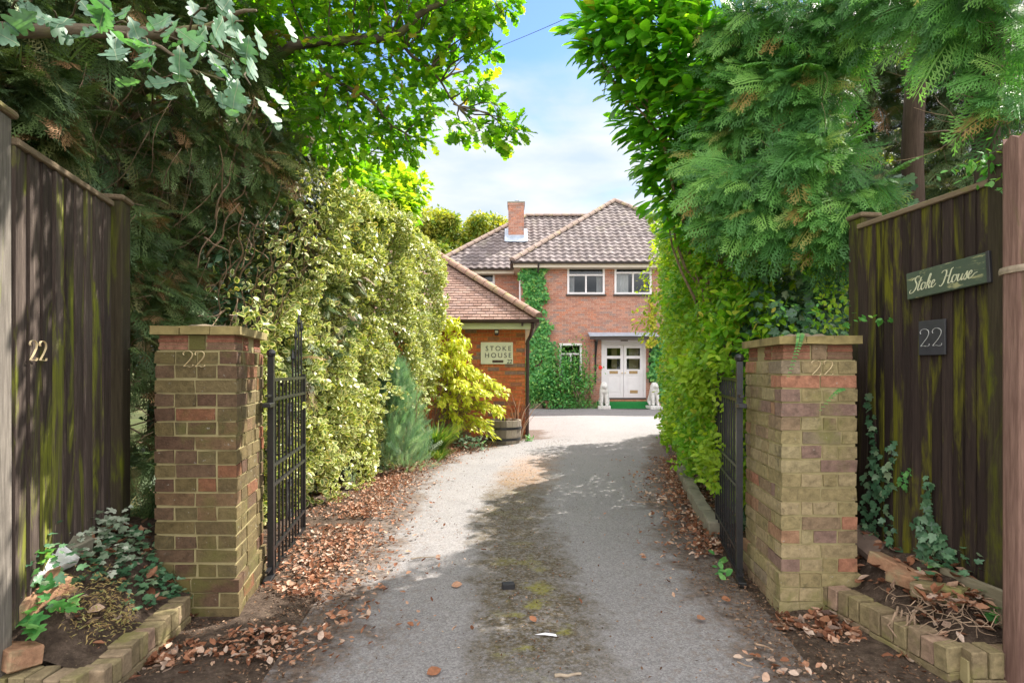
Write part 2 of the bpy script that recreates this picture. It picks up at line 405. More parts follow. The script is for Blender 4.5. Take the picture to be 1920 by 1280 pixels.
M['brick_loose'] = brickmat('loose red brick', [(0, (.33, .15, .09)), (.5, (.36, .2, .12)), (.75, (.27, .17, .09))], stain=(.3, .26, .15), stain_sc=6)
M['brick_garage'] = brickmat('garage brick', [(0, (.55, .16, .06)), (.3, (.44, .12, .055)), (.5, (.33, .14, .08)), (.62, (.6, .2, .075)), (.78, (.26, .165, .12)), (.9, (.52, .17, .065))])
M['mortar_garage'] = mortarmat('garage mortar', (.36, .22, .09), (.46, .30, .14))
M['brick_house'] = brickmat('house brick', [(0, (.42, .2, .145)), (.22, (.48, .25, .19)), (.42, (.38, .2, .16)), (.6, (.5, .22, .145)), (.74, (.34, .225, .2)), (.86, (.46, .255, .2))])
M['mortar_house'] = mortarmat('house mortar', (.52, .42, .36), (.6, .5, .44))
M['pantile'] = brickmat('roof pantile', [(0, (0.159, 0.13, 0.126)), (.3, (0.192, 0.159, 0.156)), (.55, (0.144, 0.12, 0.12)), (.8, (0.217, 0.183, 0.181))], stain=(.22, .19, .165), stain_sc=1.6, stain_lim=(.52, .7))
M['plaintile'] = brickmat('roof plain tile', [(0, (.30, .19, .155)), (.3, (.25, .15, .12)), (.55, (.34, .22, .18)), (.8, (.28, .185, .16))], stain=(.4, .33, .28), stain_sc=2.5, stain_lim=(.58, .72))
M['ridge'] = brickmat('ridge tile', [(0, (.27, .2, .17)), (.5, (.31, .23, .2)), (.8, (.24, .18, .15))], stain=(.36, .3, .16), stain_sc=3)
M['ridge_red'] = brickmat('hip tile', [(0, (.37, .23, .18)), (.5, (.33, .2, .16)), (.8, (.4, .27, .2))], stain=(.35, .30, .14), stain_sc=3.5)
M['underlay'] = plain('roof underlay', (.05, .04, .04), .95)
M['fascia'] = plain('cream paint', (.62, .56, .48), .5, .08, 4, bump=.05)
M['fascia_green'] = plain('pale green cream paint', (.55, .56, .36), .5, .08, 4, bump=.05)
M['iron_highlight'] = plain('iron scroll in highlight grey', (.09, .09, .095), .4, .4, 30, metal=.3, spec=.6)  # lighter grey paints the highlights onto the black iron scrolls
M['white'] = plain('white gloss paint', (.74, .72, .76), .4, .06, 6, bump=.04)
M['white_lilac'] = plain('aged white door paint', (.74, .72, .77), .45, .08, 3, bump=.05)
M['gutter'] = plain('dark gutter plastic', (.055, .045, .045), .45, .2, 9)
M['pipe_brown'] = plain('brown downpipe', (.06, .035, .032), .45, .2, 9)
M['lead'] = plain('lead sheet', (.40, .46, .56), .45, .2, 5, metal=.1)
M['iron'] = plain('black painted iron', (.02, .02, .022), .36, .4, 30, metal=.2, spec=.6, bump=.2)
M['brass'] = plain('dull brass', (.80, .64, .38), .42, .2, 40, metal=.1, spec=.6)
M['cream_num'] = plain('pale number', (.72, .58, .36), .5, .2, 40)
M['fence'] = woodmat('dark fence board', [(.28, (0.0154, 0.0109, 0.01)), (.44, (0.0481, 0.0355, 0.0301)), (.56, (0.0961, 0.0732, 0.0616)), (.68, (0.25, 0.2, 0.167)), (.78, (0.384, 0.328, 0.275))], green=(.20, .22, .025), glim=(.52, .64))
M['fence_right'] = woodmat('dark mossy fence board', [(.28, (0.0148, 0.0107, 0.00887)), (.48, (0.0364, 0.0259, 0.0225)), (.66, (0.0661, 0.0471, 0.0375)), (.82, (0.124, 0.0878, 0.065))], green=(.17, .168, .014), glim=(.49, .64))
M['post'] = woodmat('weathered grey post', [(.3, (.05, .042, .038)), (.5, (.16, .14, .12)), (.7, (.34, .3, .26))], green=(.19, .22, .02), glim=(.58, .7))
M['post_dark'] = woodmat('dark green post', [(.3, (.022, .017, .012)), (.55, (.06, .048, .03)), (.8, (.12, .09, .06))], green=(.12, .14, .01), glim=(.5, .66))
M['post_pink'] = woodmat('reddish timber post', [(.3, (0.08, 0.0431, 0.0359)), (.48, (0.16, 0.0933, 0.0749)), (.62, (0.264, 0.162, 0.13)), (.8, (0.36, 0.244, 0.201))], green=(.13, .13, .04), glim=(.58, .7))
M['rail'] = woodmat('capping rail', [(.3, (.1, .07, .045)), (.6, (.22, .165, .11)), (.8, (.32, .26, .19))], axis=1, green=(.2, .2, .05), glim=(.58, .7))
M['board_grey'] = woodmat('gravel board', [(.3, (.12, .105, .07)), (.6, (.25, .22, .15)), (.8, (.38, .34, .26))], axis=1, green=(.2, .21, .06))
M['bark'] = woodmat('bark', [(.3, (.035, .024, .02)), (.55, (.10, .07, .055)), (.8, (.2, .15, .12))])
M['bark_oak'] = woodmat('oak bark', [(.3, (.06, .048, .034)), (.55, (.15, .12, .085)), (.8, (.27, .22, .16))], axis=0, green=(.16, .16, .06))
M['twig'] = plain('brown twig', (.29, .2, .135), .85, .4, 20)
M['twig_pale'] = plain('pale twig', (.34, .27, .2), .85, .35, 20)
M['conc'] = plain('old concrete', (.22, .2, .15), .9, .3, 10, bump=.5)
M['stone_white'] = plain('white stone', (.6, .59, .58), .8, .3, 12, bump=.4)
M['mat'] = plain('green artificial turf', (.012, .15, .035), .95, .3, 60, bump=.8, bsc=400)
M['signcream'] = plain('cream sign enamel', (.66, .66, .47), .4, .06, 3, bump=.03)
M['ink'] = plain('sign lettering', (.03, .032, .03), .5, .1)
M['plate'] = plain('dark number plate', (.05, .05, .058), .4, .2, 20)
M['plate_white'] = plain('white numerals', (.7, .7, .7), .5, .1)
M['rubber'] = plain('black rubber', (.02, .02, .022), .7)
M['room'] = plain('room wall', (.09, .088, .085), .9, .2, 2)
M['curtain'] = plain('net curtain', (.62, .6, .6), .9, .12, 6)
M['curtain_tan'] = plain('tan curtain', (.34, .28, .16), .9, .12, 6)
M['copper'] = plain('copper letter plate', (.4, .27, .14), .4, .2, 20, metal=.4)
M['rose'] = plain('red petals', (.7, .03, .02), .6)
M['terracotta'] = plain('terracotta', (.42, .19, .11), .85, .2, 14, bump=.4)
M['stave'] = woodmat('barrel stave', [(.3, (.2, .165, .13)), (.6, (.38, .32, .26)), (.8, (.5, .44, .37))])
M['lamp_glass'] = plain('lamp glass', (.75, .73, .68), .25, .05)
# old green sign with flaked cream patches
t = NT('green sign paint'); p = t.pos()
c = t.mix(t.noise(9, 4, .6, p), (.045, .075, .05), (.10, .125, .085))
c = t.mix(t.math('MULTIPLY', t.rng(t.noise(13, 6, .7, t.scale(p, (.6, .6, 2.6))), .56, .66), .85), c, (.40, .39, .2))
M['signgreen'] = t.done(t.pbr(c, .75, t.bump(t.noise(60, 4, .6, p), .4, .004)))
# window glass
t = NT('window glass'); a = t.n('ShaderNodeBsdfTransparent', {'Color': (.72, .76, .78)}); g = t.n('ShaderNodeBsdfGlossy', {'Roughness': .03, 'Color': (.9, .95, 1)})
mx = t.n('ShaderNodeMixShader', {0: .05}); t.t.links.new(a.outputs[0], mx.inputs[1]); t.t.links.new(g.outputs[0], mx.inputs[2]); M['glass'] = t.done(mx)
# soil
t = NT('dark soil'); p = t.pos()
c = t.ramp(t.noise(16, 9, .74, p), [(.3, (.042, .03, .023)), (.5, (.10, .072, .055)), (.7, (.2, .145, .11))])
c = t.mix(t.rng(t.noise(55, 4, .7, p), .6, .7), c, (.26, .19, .13))
M['soil'] = t.done(t.pbr(c, .97, t.bump(t.noise(40, 7, .75, p), 1.0, .03), spec=.1))
# grass far ground
t = NT('rough ground'); p = t.pos()
c = t.ramp(t.noise(.5, 8, .65, p), [(.3, (.05, .05, .025)), (.5, (.07, .085, .03)), (.7, (.11, .10, .05))])
M['ground'] = t.done(t.pbr(c, .97, t.bump(t.noise(25, 6, .7, p), .8, .03), spec=.1))
# driveway asphalt: worn grey, soil creeping in from both edges, mossy strip along the crown
t = NT('worn asphalt'); p = t.pos(); X, Y, Z = t.xyz(p)
grain = t.noise(230, 3, .75, p); agg = t.n('ShaderNodeTexVoronoi', {'Vector': p, 'Scale': 120.0}).outputs['Color']
aggv = t.n('ShaderNodeSeparateColor', {0: agg}).outputs[0]
c = t.mix(t.noise(1.1, 6, .6, p), (.205, .195, .198), (.285, .268, .266))
gv = t.math('ADD', t.rng(grain, .3, .7, .62, 1.2, False), t.math('MULTIPLY', t.math('SUBTRACT', aggv, .5), .5))
c = t.mix(1.0, c, t.n('ShaderNodeCombineColor', {0: gv, 1: gv, 2: gv}).outputs[0], 'MULTIPLY')
c = t.mix(t.rng(t.noise(95, 2, .6, p), .70, .74), c, (.45, .44, .43))
c = t.mix(t.math('MULTIPLY', t.rng(t.noise(2.3, 7, .7, p, .6), .56, .74), .45), c, (.12, .11, .11))
edge = t.attr('edge')            # metres to the nearer edge of the tarmac
wob = t.math('ADD', edge, t.math('MULTIPLY', t.math('SUBTRACT', t.noise(2.4, 7, .68, p, .4), .5), 1.1))
soilm = t.rng(wob, .2, .46, 1, 0)
finer = t.rng(t.noise(26, 6, .72, p), .34, .6)
fr = t.math('MULTIPLY', t.rng(wob, .2, .95, 1, 0), t.rng(t.noise(30, 5, .75, p), .5, .62))
soilc = t.ramp(t.noise(30, 7, .72, p), [(.3, (.045, .031, .025)), (.5, (.10, .072, .055)), (.7, (.22, .155, .115))])
c = t.mix(t.math('MULTIPLY', soilm, t.math('ADD', t.math('MULTIPLY', finer, .5), .5)), c, soilc)
c = t.mix(t.math('MULTIPLY', fr, .7), c, soilc)
cx = t.attr('crown')             # metres from the crown line
fy = t.math('MULTIPLY', t.rng(Y, 2.0, 2.9), t.rng(Y, 6.4, 8.6, 1, 0))
half = t.math('ADD', t.math('ABSOLUTE', cx), t.math('MULTIPLY', t.math('SUBTRACT', t.noise(3.2, 6, .66, p, .5), .5), .62))
strip = t.math('MULTIPLY', t.rng(t.math('ADD', half, t.math('MULTIPLY', t.math('SUBTRACT', t.noise(17, 6, .75, p), .5), .5)), .20, .44, 1, 0), fy)
litter = t.math('MULTIPLY', t.rng(t.noise(34, 7, .76, p), .36, .56), t.rng(t.noise(8, 7, .8, p, .4), .38, .52, .35, 1.0))
mossc = t.ramp(t.noise(48, 6, .7, p), [(.3, (.035, .029, .02)), (.48, (.078, .062, .038)), (.62, (.14, .105, .066)), (.76, (.26, .2, .13))])
c = t.mix(t.math('MULTIPLY', t.math('MULTIPLY', strip, t.math('ADD', t.math('MULTIPLY', litter, .82), .26)), .98), c, mossc)
green = t.math('MULTIPLY', t.math('MULTIPLY', t.rng(half, .05, .26, 1, 0), fy), t.math('MULTIPLY', t.rng(t.noise(3.0, 4, .6, t.scale(p, (1, 1.3, 1))), .53, .62), t.rng(Y, 3.1, 4.5, 1, .25)))
c = t.mix(t.math('MULTIPLY', green, t.rng(t.noise(60, 5, .7, p), .35, .6, .25, .95)), c, (.23, .215, .04))
brown = t.math('MULTIPLY', t.rng(half, .1, .5, 1, 0), t.math('MULTIPLY', t.rng(Y, 6.0, 7.2), t.rng(Y, 8.2, 9.6, 1, 0)))
c = t.mix(t.math('MULTIPLY', brown, t.math('MULTIPLY', litter, .65)), c, (.30, .17, .09))
hb = t.math('ADD', grain, t.math('MULTIPLY', strip, t.noise(60, 5, .7, p)))
M['asphalt'] = t.done(t.pbr(c, .9, t.bump(hb, .55, .006), spec=.25))
# foliage
M['l_var_edge'] = leafmat('variegated leaf margin', [(0, (0.608, 0.61, 0.159)), (.3, (0.706, 0.7, 0.263)), (.55, (0.764, 0.77, 0.43)), (.8, (0.431, 0.52, 0.122)), (1, (0.539, 0.4, 0.169))], .3, (1.15, 1.1, .6), .42, .5)
M['l_var_mid'] = leafmat('variegated leaf middle', [(0, (.09, .17, .025)), (.4, (.16, .26, .04)), (.75, (.26, .33, .07)), (1, (.07, .14, .025))], .3, (1.2, 1.2, .5), .42, .5)
M['l_oak'] = leafmat('oak leaf', [(0, (.07, .2, .014)), (.4, (.13, .31, .02)), (.8, (.22, .42, .03)), (.97, (.32, .42, .04)), (1, (.34, .2, .05))], .56, (1.75, 1.75, .5), .5, .35)
M['l_vein'] = leafmat('pale leaf vein', [(0, (.30, .38, .24)), (1, (.36, .44, .3))], .3)
M['l_oak_near'] = leafmat('grey green oak leaf', [(0, (.08, .17, .10)), (.5, (.12, .23, .15)), (1, (.17, .29, .21))], .34, (1.1, 1.6, .4), .5, .5, patch=((.20, .32, .26), 9))
M['l_dark'] = leafmat('dark conifer spray', [(0, (0.0591, 0.105, 0.0438)), (.45, (0.101, 0.165, 0.0562)), (.78, (0.16, 0.225, 0.075)), (.92, (0.236, 0.15, 0.0688)), (1, (0.338, 0.18, 0.0875))], .22, (1.2, 1.3, .6), .55)
M['l_cypress'] = leafmat('cypress spray', [(0, (0.0473, 0.145, 0.0372)), (.4, (0.0867, 0.244, 0.058)), (.75, (0.149, 0.356, 0.0785)), (.93, (0.252, 0.475, 0.107)), (1, (0.347, 0.198, 0.0662))], .36, (1.2, 1.4, .6), .5)
M['l_laurel'] = leafmat('laurel leaf', [(0, (.07, .24, .02)), (.4, (.12, .36, .028)), (.75, (.18, .46, .035)), (.96, (.28, .55, .05)), (1, (.5, .4, .05))], .5, (1.6, 1.6, .4), .36, .6)
M['l_privet'] = leafmat('bright hedge leaf', [(0, (.11, .29, .02)), (.35, (.18, .42, .028)), (.7, (.29, .53, .04)), (.93, (.44, .60, .06)), (1, (.52, .44, .1))], .5, (1.5, 1.4, .4), .5, .35, patch=((.35, .48, .05), 1.4))
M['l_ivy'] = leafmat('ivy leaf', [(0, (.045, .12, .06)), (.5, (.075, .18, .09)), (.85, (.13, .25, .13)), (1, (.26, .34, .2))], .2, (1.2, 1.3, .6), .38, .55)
M['l_ivy_bright'] = leafmat('bright climber leaf', [(0, (.05, .19, .03)), (.5, (.085, .28, .045)), (.85, (.15, .38, .07)), (1, (.28, .44, .08))], .3, (1.4, 1.5, .5), .45, .4)
M['l_house'] = leafmat('wall climber leaf', [(0, (.05, .22, .06)), (.5, (.11, .36, .10)), (.85, (.2, .48, .13)), (1, (.36, .56, .15))], .3, (1.3, 1.4, .5), .45, .4)
M['l_yellow'] = leafmat('golden shrub leaf', [(0, (.46, .58, .03)), (.4, (.64, .70, .045)), (.75, (.78, .76, .10)), (.92, (.4, .55, .04)), (1, (.7, .5, .1))], .35, (1.2, 1.1, .4), .5, .35)
M['l_vine'] = leafmat('yellowing vine leaf', [(0, (.30, .40, .03)), (.5, (.46, .48, .04)), (1, (.62, .5, .08))], .35)
M['l_blue'] = leafmat('blue green juniper', [(0, (0.146, 0.276, 0.156)), (.5, (0.225, 0.377, 0.23)), (1, (0.423, 0.497, 0.355))], .28, (1.2, 1.4, .7))
M['l_grass'] = leafmat('grass blade', [(0, (.07, .17, .02)), (.5, (.13, .26, .035)), (.85, (.26, .32, .07)), (1, (.42, .36, .14))], .35)
M['l_bg'] = leafmat('background tree leaf', [(0, (.10, .19, .03)), (.4, (.18, .28, .04)), (.75, (.32, .38, .055)), (1, (.48, .42, .08))], .4, (1.4, 1.3, .4), patch=((.50, .46, .08), .35))
M['l_glow'] = leafmat('sunlit garden leaf', [(0, (.16, .28, .02)), (.5, (.26, .38, .03)), (1, (.4, .46, .06))], .5, (1.6, 1.5, .4))
M['l_dead'] = leafmat('dead leaf', [(0, (0.147, 0.0598, 0.035)), (.3, (0.276, 0.12, 0.065)), (.55, (0.386, 0.202, 0.125)), (.78, (0.46, 0.304, 0.22)), (.92, (0.515, 0.396, 0.32)), (1, (0.092, 0.0506, 0.04))], .12, (1.2, 1, .7), .75, .15)
M['l_debris'] = leafmat('leaf crumbs', [(0, (.07, .042, .028)), (.4, (.13, .075, .048)), (.75, (.22, .13, .08)), (1, (.38, .26, .18))], .08, (1.2, 1, .7), .85, .1)
M['l_dry'] = leafmat('dry stalk', [(0, (.25, .16, .07)), (.5, (.36, .26, .11)), (1, (.30, .30, .10))], .2, rough=.8)
M['l_weed'] = leafmat('fresh weed leaf', [(0, (.06, .22, .06)), (.5, (.10, .32, .08)), (1, (.2, .42, .12))], .35)

# ------------------------------------------------------------------ ground and driveway
mb = MB(); mb.quad((-600, -300, -.012), (600, -300, -.012), (600, 900, -.012), (-600, 900, -.012))
tag(mb.build('ground', M['ground']), 'rough ground', None, None, 'structure'); bpy.data.objects['ground'].pop('label', None)
LE = [(-12, -1.0), (0, -1.02), (2.5, -1.1), (3.36, -1.16), (4.78, -1.26), (5.94, -1.32), (7.5, -1.36), (9.0, -1.1), (10.1, -.62), (10.9, -.1), (11.15, .36), (17.0, .36), (17.6, -5.0), (20.1, -5.0)]
RE = [(-12, 1.3), (0, 1.3), (2.5, 1.36), (3.15, 1.44), (3.95, 1.46), (4.8, 1.55), (6.9, 1.98), (9.3, 2.6), (11, 3.0), (13.6, 4.2), (15, 9.5), (16, 10), (17.6, 10.0), (20.1, 10.0)]
CE = [(-12, .1), (0, .12), (2.5, .14), (3.3, .12), (4.0, .06), (5.0, -.01), (6.0, .02), (7.0, .12), (8.5, .35), (12, 1.2), (20, 3)]
def interp(tab, y):
    return float(np.interp(y, [a for a, b in tab], [b for a, b in tab]))
ys = np.unique(np.concatenate([np.linspace(-12, 1.5, 20), np.linspace(1.5, 12, 110), np.linspace(12, 20.1, 30), [11.15, 17.0, 17.6]]))
NX = 36; V = []; E = []; Cc = []; F = []
for y in ys:
    l, r, c0 = interp(LE, y), interp(RE, y), interp(CE, y)
    for i in range(NX + 1):
        u = i / NX; x = l + (r - l) * u
        hump = .02 * math.exp(-((x - c0) / .9) ** 2)
        V.append((x, y, .004 + hump)); e = min(x - l, r - x) if y < 13 else 9.0
        E.append(e); Cc.append(x - c0)
for j in range(len(ys) - 1):
    for i in range(NX):
        a = j * (NX + 1) + i; F.append((a, a + 1, a + NX + 2, a + NX + 1))
me = bpy.data.meshes.new('driveway'); me.from_pydata(V, [], F); me.materials.append(M['asphalt'])
a1 = me.attributes.new('edge', 'FLOAT', 'POINT'); a1.data.foreach_set('value', E)
a2 = me.attributes.new('crown', 'FLOAT', 'POINT'); a2.data.foreach_set('value', Cc)
me.polygons.foreach_set('use_smooth', [True] * len(F)); me.update()
drv = link('driveway', me); drv['kind'] = 'structure'

def lumpy(name, poly_fn, y0, y1, ny, nx, zfn, mat, seed):
    """a sheet of soil between x-limits poly_fn(y) with height zfn(x, y) and lumps"""
    V = []; F = []
    for j in range(ny + 1):
        y = y0 + (y1 - y0) * j / ny; l, r = poly_fn(y)
        for i in range(nx + 1): V.append((l + (r - l) * i / nx, y, 0))
    V = np.array(V); nz = vnoise(V, 9, seed) * .028 + vnoise(V, 28, seed + 1) * .014
    V[:, 2] = np.array([zfn(x, y) for x, y, _ in V]) + nz
    for j in range(ny):
        for i in range(nx):
            a = j * (nx + 1) + i; F.append((a, a + 1, a + nx + 2, a + nx + 1))
    me = bpy.data.meshes.new(name); me.from_pydata(V.tolist(), [], F); me.materials.append(mat)
    me.polygons.foreach_set('use_smooth', [True] * len(F)); me.update()
    o = link(name, me); o['kind'] = 'structure'; return o
sm = lambda x, a, b: max(0, min(1, (x - a) / (b - a))) ** 2 * (3 - 2 * max(0, min(1, (x - a) / (b - a))))
lumpy('verge', lambda y: (-4.6, interp(LE, y) + .12), .8, 11.25, 120, 34, lambda x, y: -.045 + .055 * sm(interp(LE, y) + .12 - x, 0, .3) + .05 * sm(-x, 1.8, 2.8), M['soil'], 3)
lumpy('verge', lambda y: (interp(RE, y) - .12, 5.6), .8, 13.0, 120, 34, lambda x, y: -.045 + .055 * sm(x - interp(RE, y) + .12, 0, .3) + .06 * sm(x, 2.2, 3.2), M['soil'], 5)

# ------------------------------------------------------------------ brick walls
def wall_bricks(mb, o, u, n, L, z0, z1, holes=(), bl=.215, bh=.065, j=.010, proud=.008, seed=1, flemish=False):
    """bricks (slot 0) on a mortar sheet (slot 1); o origin at z=0, u along, n outward"""
    rs = random.Random(seed); o = Vector(o); u = Vector(u); n = Vector(n); zc = Vector((0, 0, 1))
    def pt(a, z, d): return o + u * a + zc * z + n * d
    us = sorted({0.0, L, *[h[0] for h in holes], *[h[1] for h in holes]}); zs = sorted({z0, z1, *[h[2] for h in holes], *[h[3] for h in holes]})
    us = [q for q in us if 0 <= q <= L]; zs = [q for q in zs if z0 <= q <= z1]
    for a0, a1 in zip(us, us[1:]):
        for b0, b1 in zip(zs, zs[1:]):
            am, bm = (a0 + a1) / 2, (b0 + b1) / 2
            if any(h[0] < am < h[1] and h[2] < bm < h[3] for h in holes): continue
            mb.quad(pt(a0, b0, 0), pt(a1, b0, 0), pt(a1, b1, 0), pt(a0, b1, 0), 1)
    k = 0; z = z0
    while z + bh * .6 < z1:
        zt = min(z + bh, z1 - .002); a = (-(bl + j) / 2 if k % 2 else 0.0); i = 0
        while a < L:
            l = bl
            segs = [(max(a, 0), min(a + l, L))]
            for h in holes:
                if h[3] > z + .01 and h[2] < zt - .01:
                    ns = []
                    for (p, q) in segs:
                        if h[1] <= p or h[0] >= q: ns.append((p, q)); continue
                        if p < h[0]: ns.append((p, h[0]))
                        if q > h[1]: ns.append((h[1], q))
                    segs = ns
            for (p, q) in segs:
                if q - p < .02: continue
                d = proud + rs.uniform(-.0025, .0025)
                P = [pt(p, z, 0), pt(q, z, 0), pt(q, zt, 0), pt(p, zt, 0), pt(p, z, d), pt(q, z, d), pt(q, zt, d), pt(p, zt, d)]
                mb.add(P, [(4, 5, 6, 7), (0, 1, 5, 4), (1, 2, 6, 5), (2, 3, 7, 6), (3, 0, 4, 7)], 0)
            a += l + j; i += 1
        z += bh + j; k += 1
# ------------------------------------------------------------------ lettering helpers
def text_mesh(s, size, depth, mat, name, parent, origin, xdir, updir, spacing=1.0, shear=0.0):
    cu = bpy.data.curves.new('t', 'FONT'); cu.body = s; cu.size = size; cu.extrude = depth / 2; cu.space_character = spacing; cu.align_x = 'CENTER'; cu.shear = shear
    tmp = bpy.data.objects.new('t', cu); COL.objects.link(tmp)
    dg = bpy.context.evaluated_depsgraph_get(); me = bpy.data.meshes.new_from_object(tmp.evaluated_get(dg))
    bpy.data.objects.remove(tmp); bpy.data.curves.remove(cu)
    x = Vector(xdir).normalized(); y = Vector(updir).normalized(); z = x.cross(y)
    me.transform(Matrix(((x.x, y.x, z.x, origin[0]), (x.y, y.y, z.y, origin[1]), (x.z, y.z, z.z, origin[2]), (0, 0, 0, 1))))
    me.materials.clear(); me.materials.append(mat); me.name = name
    return link(name, me, parent)
def catmull(pts, n=8):
    out = []; P = [pts[0]] + list(pts) + [pts[-1]]
    for i in range(1, len(P) - 2):
        for k in range(n):
            t = k / n; a, b, c, d = [np.array(P[i + q], float) for q in (-1, 0, 1, 2)]
            out.append(.5 * ((2 * b) + (c - a) * t + (2 * a - 5 * b + 4 * c - d) * t * t + (3 * b - a - 3 * c + d) * t ** 3))
    out.append(np.array(P[-2], float)); return out
def pen(mb, pts, to3, thick, thin, depth, m=0):
    """broad-nib stroke along a smooth path: heavy on the down strokes, hairline on the up strokes"""
    C = catmull(pts); L = []; Rr = []
    for i, p in enumerate(C):
        d = C[min(i + 1, len(C) - 1)] - C[max(i - 1, 0)]; l = math.hypot(*d) or 1; d = d / l
        w = thin + (thick - thin) * max(0.0, abs(d[1]) * (1 if d[1] < 0 else .35))
        nx, ny = -d[1] * w / 2, d[0] * w / 2
        L.append((p[0] + nx, p[1] + ny)); Rr.append((p[0] - nx, p[1] - ny))
    vs = []; n = len(C)
    for q in (L, Rr):
        for h in (0, depth): vs += [to3(x, y, h) for x, y in q]
    fs = []
    for i in range(n - 1):
        fs.append((n + i, n + i + 1, 3 * n + i + 1, 3 * n + i)); fs.append((i, n + i, n + i + 1, i + 1)); fs.append((2 * n + i, 2 * n + i + 1, 3 * n + i + 1, 3 * n + i))
    mb.add(vs, fs, m)
TWO = [(.06, .74), (.02, .84), (.12, .97), (.34, 1.0), (.55, .9), (.58, .7), (.44, .46), (.2, .2), (.06, .04), (.25, .06), (.45, .02), (.6, .06), (.62, .16)]
def numerals(name, label, o, x, up, h, mat, depth=.008, plate=None, gap=.8):
    """a pair of old-style figures 22 fixed on a face"""
    x = Vector(x).normalized(); up = Vector(up).normalized(); n = x.cross(up); o = Vector(o)
    e = empty(name, o, label, 'house number')
    if plate:
        mb = MB(); w, hh = plate; mb.obox(o + n * .006 + x * h * .72 + up * h * .5, (w, hh, .01), Matrix((x, up, n)).transposed(), 0, .002); mb.build('plate', M['plate'], e)
    for k in range(2):
        mb = MB(); off = o + x * (k * gap * h) + n * (.013 if plate else .004)
        pen(mb, TWO, lambda a, b, c: off + x * (a * h) + up * (b * h) + n * c, h * .17, h * .13, depth)
        mb.build('digit', mat, e)
    return e

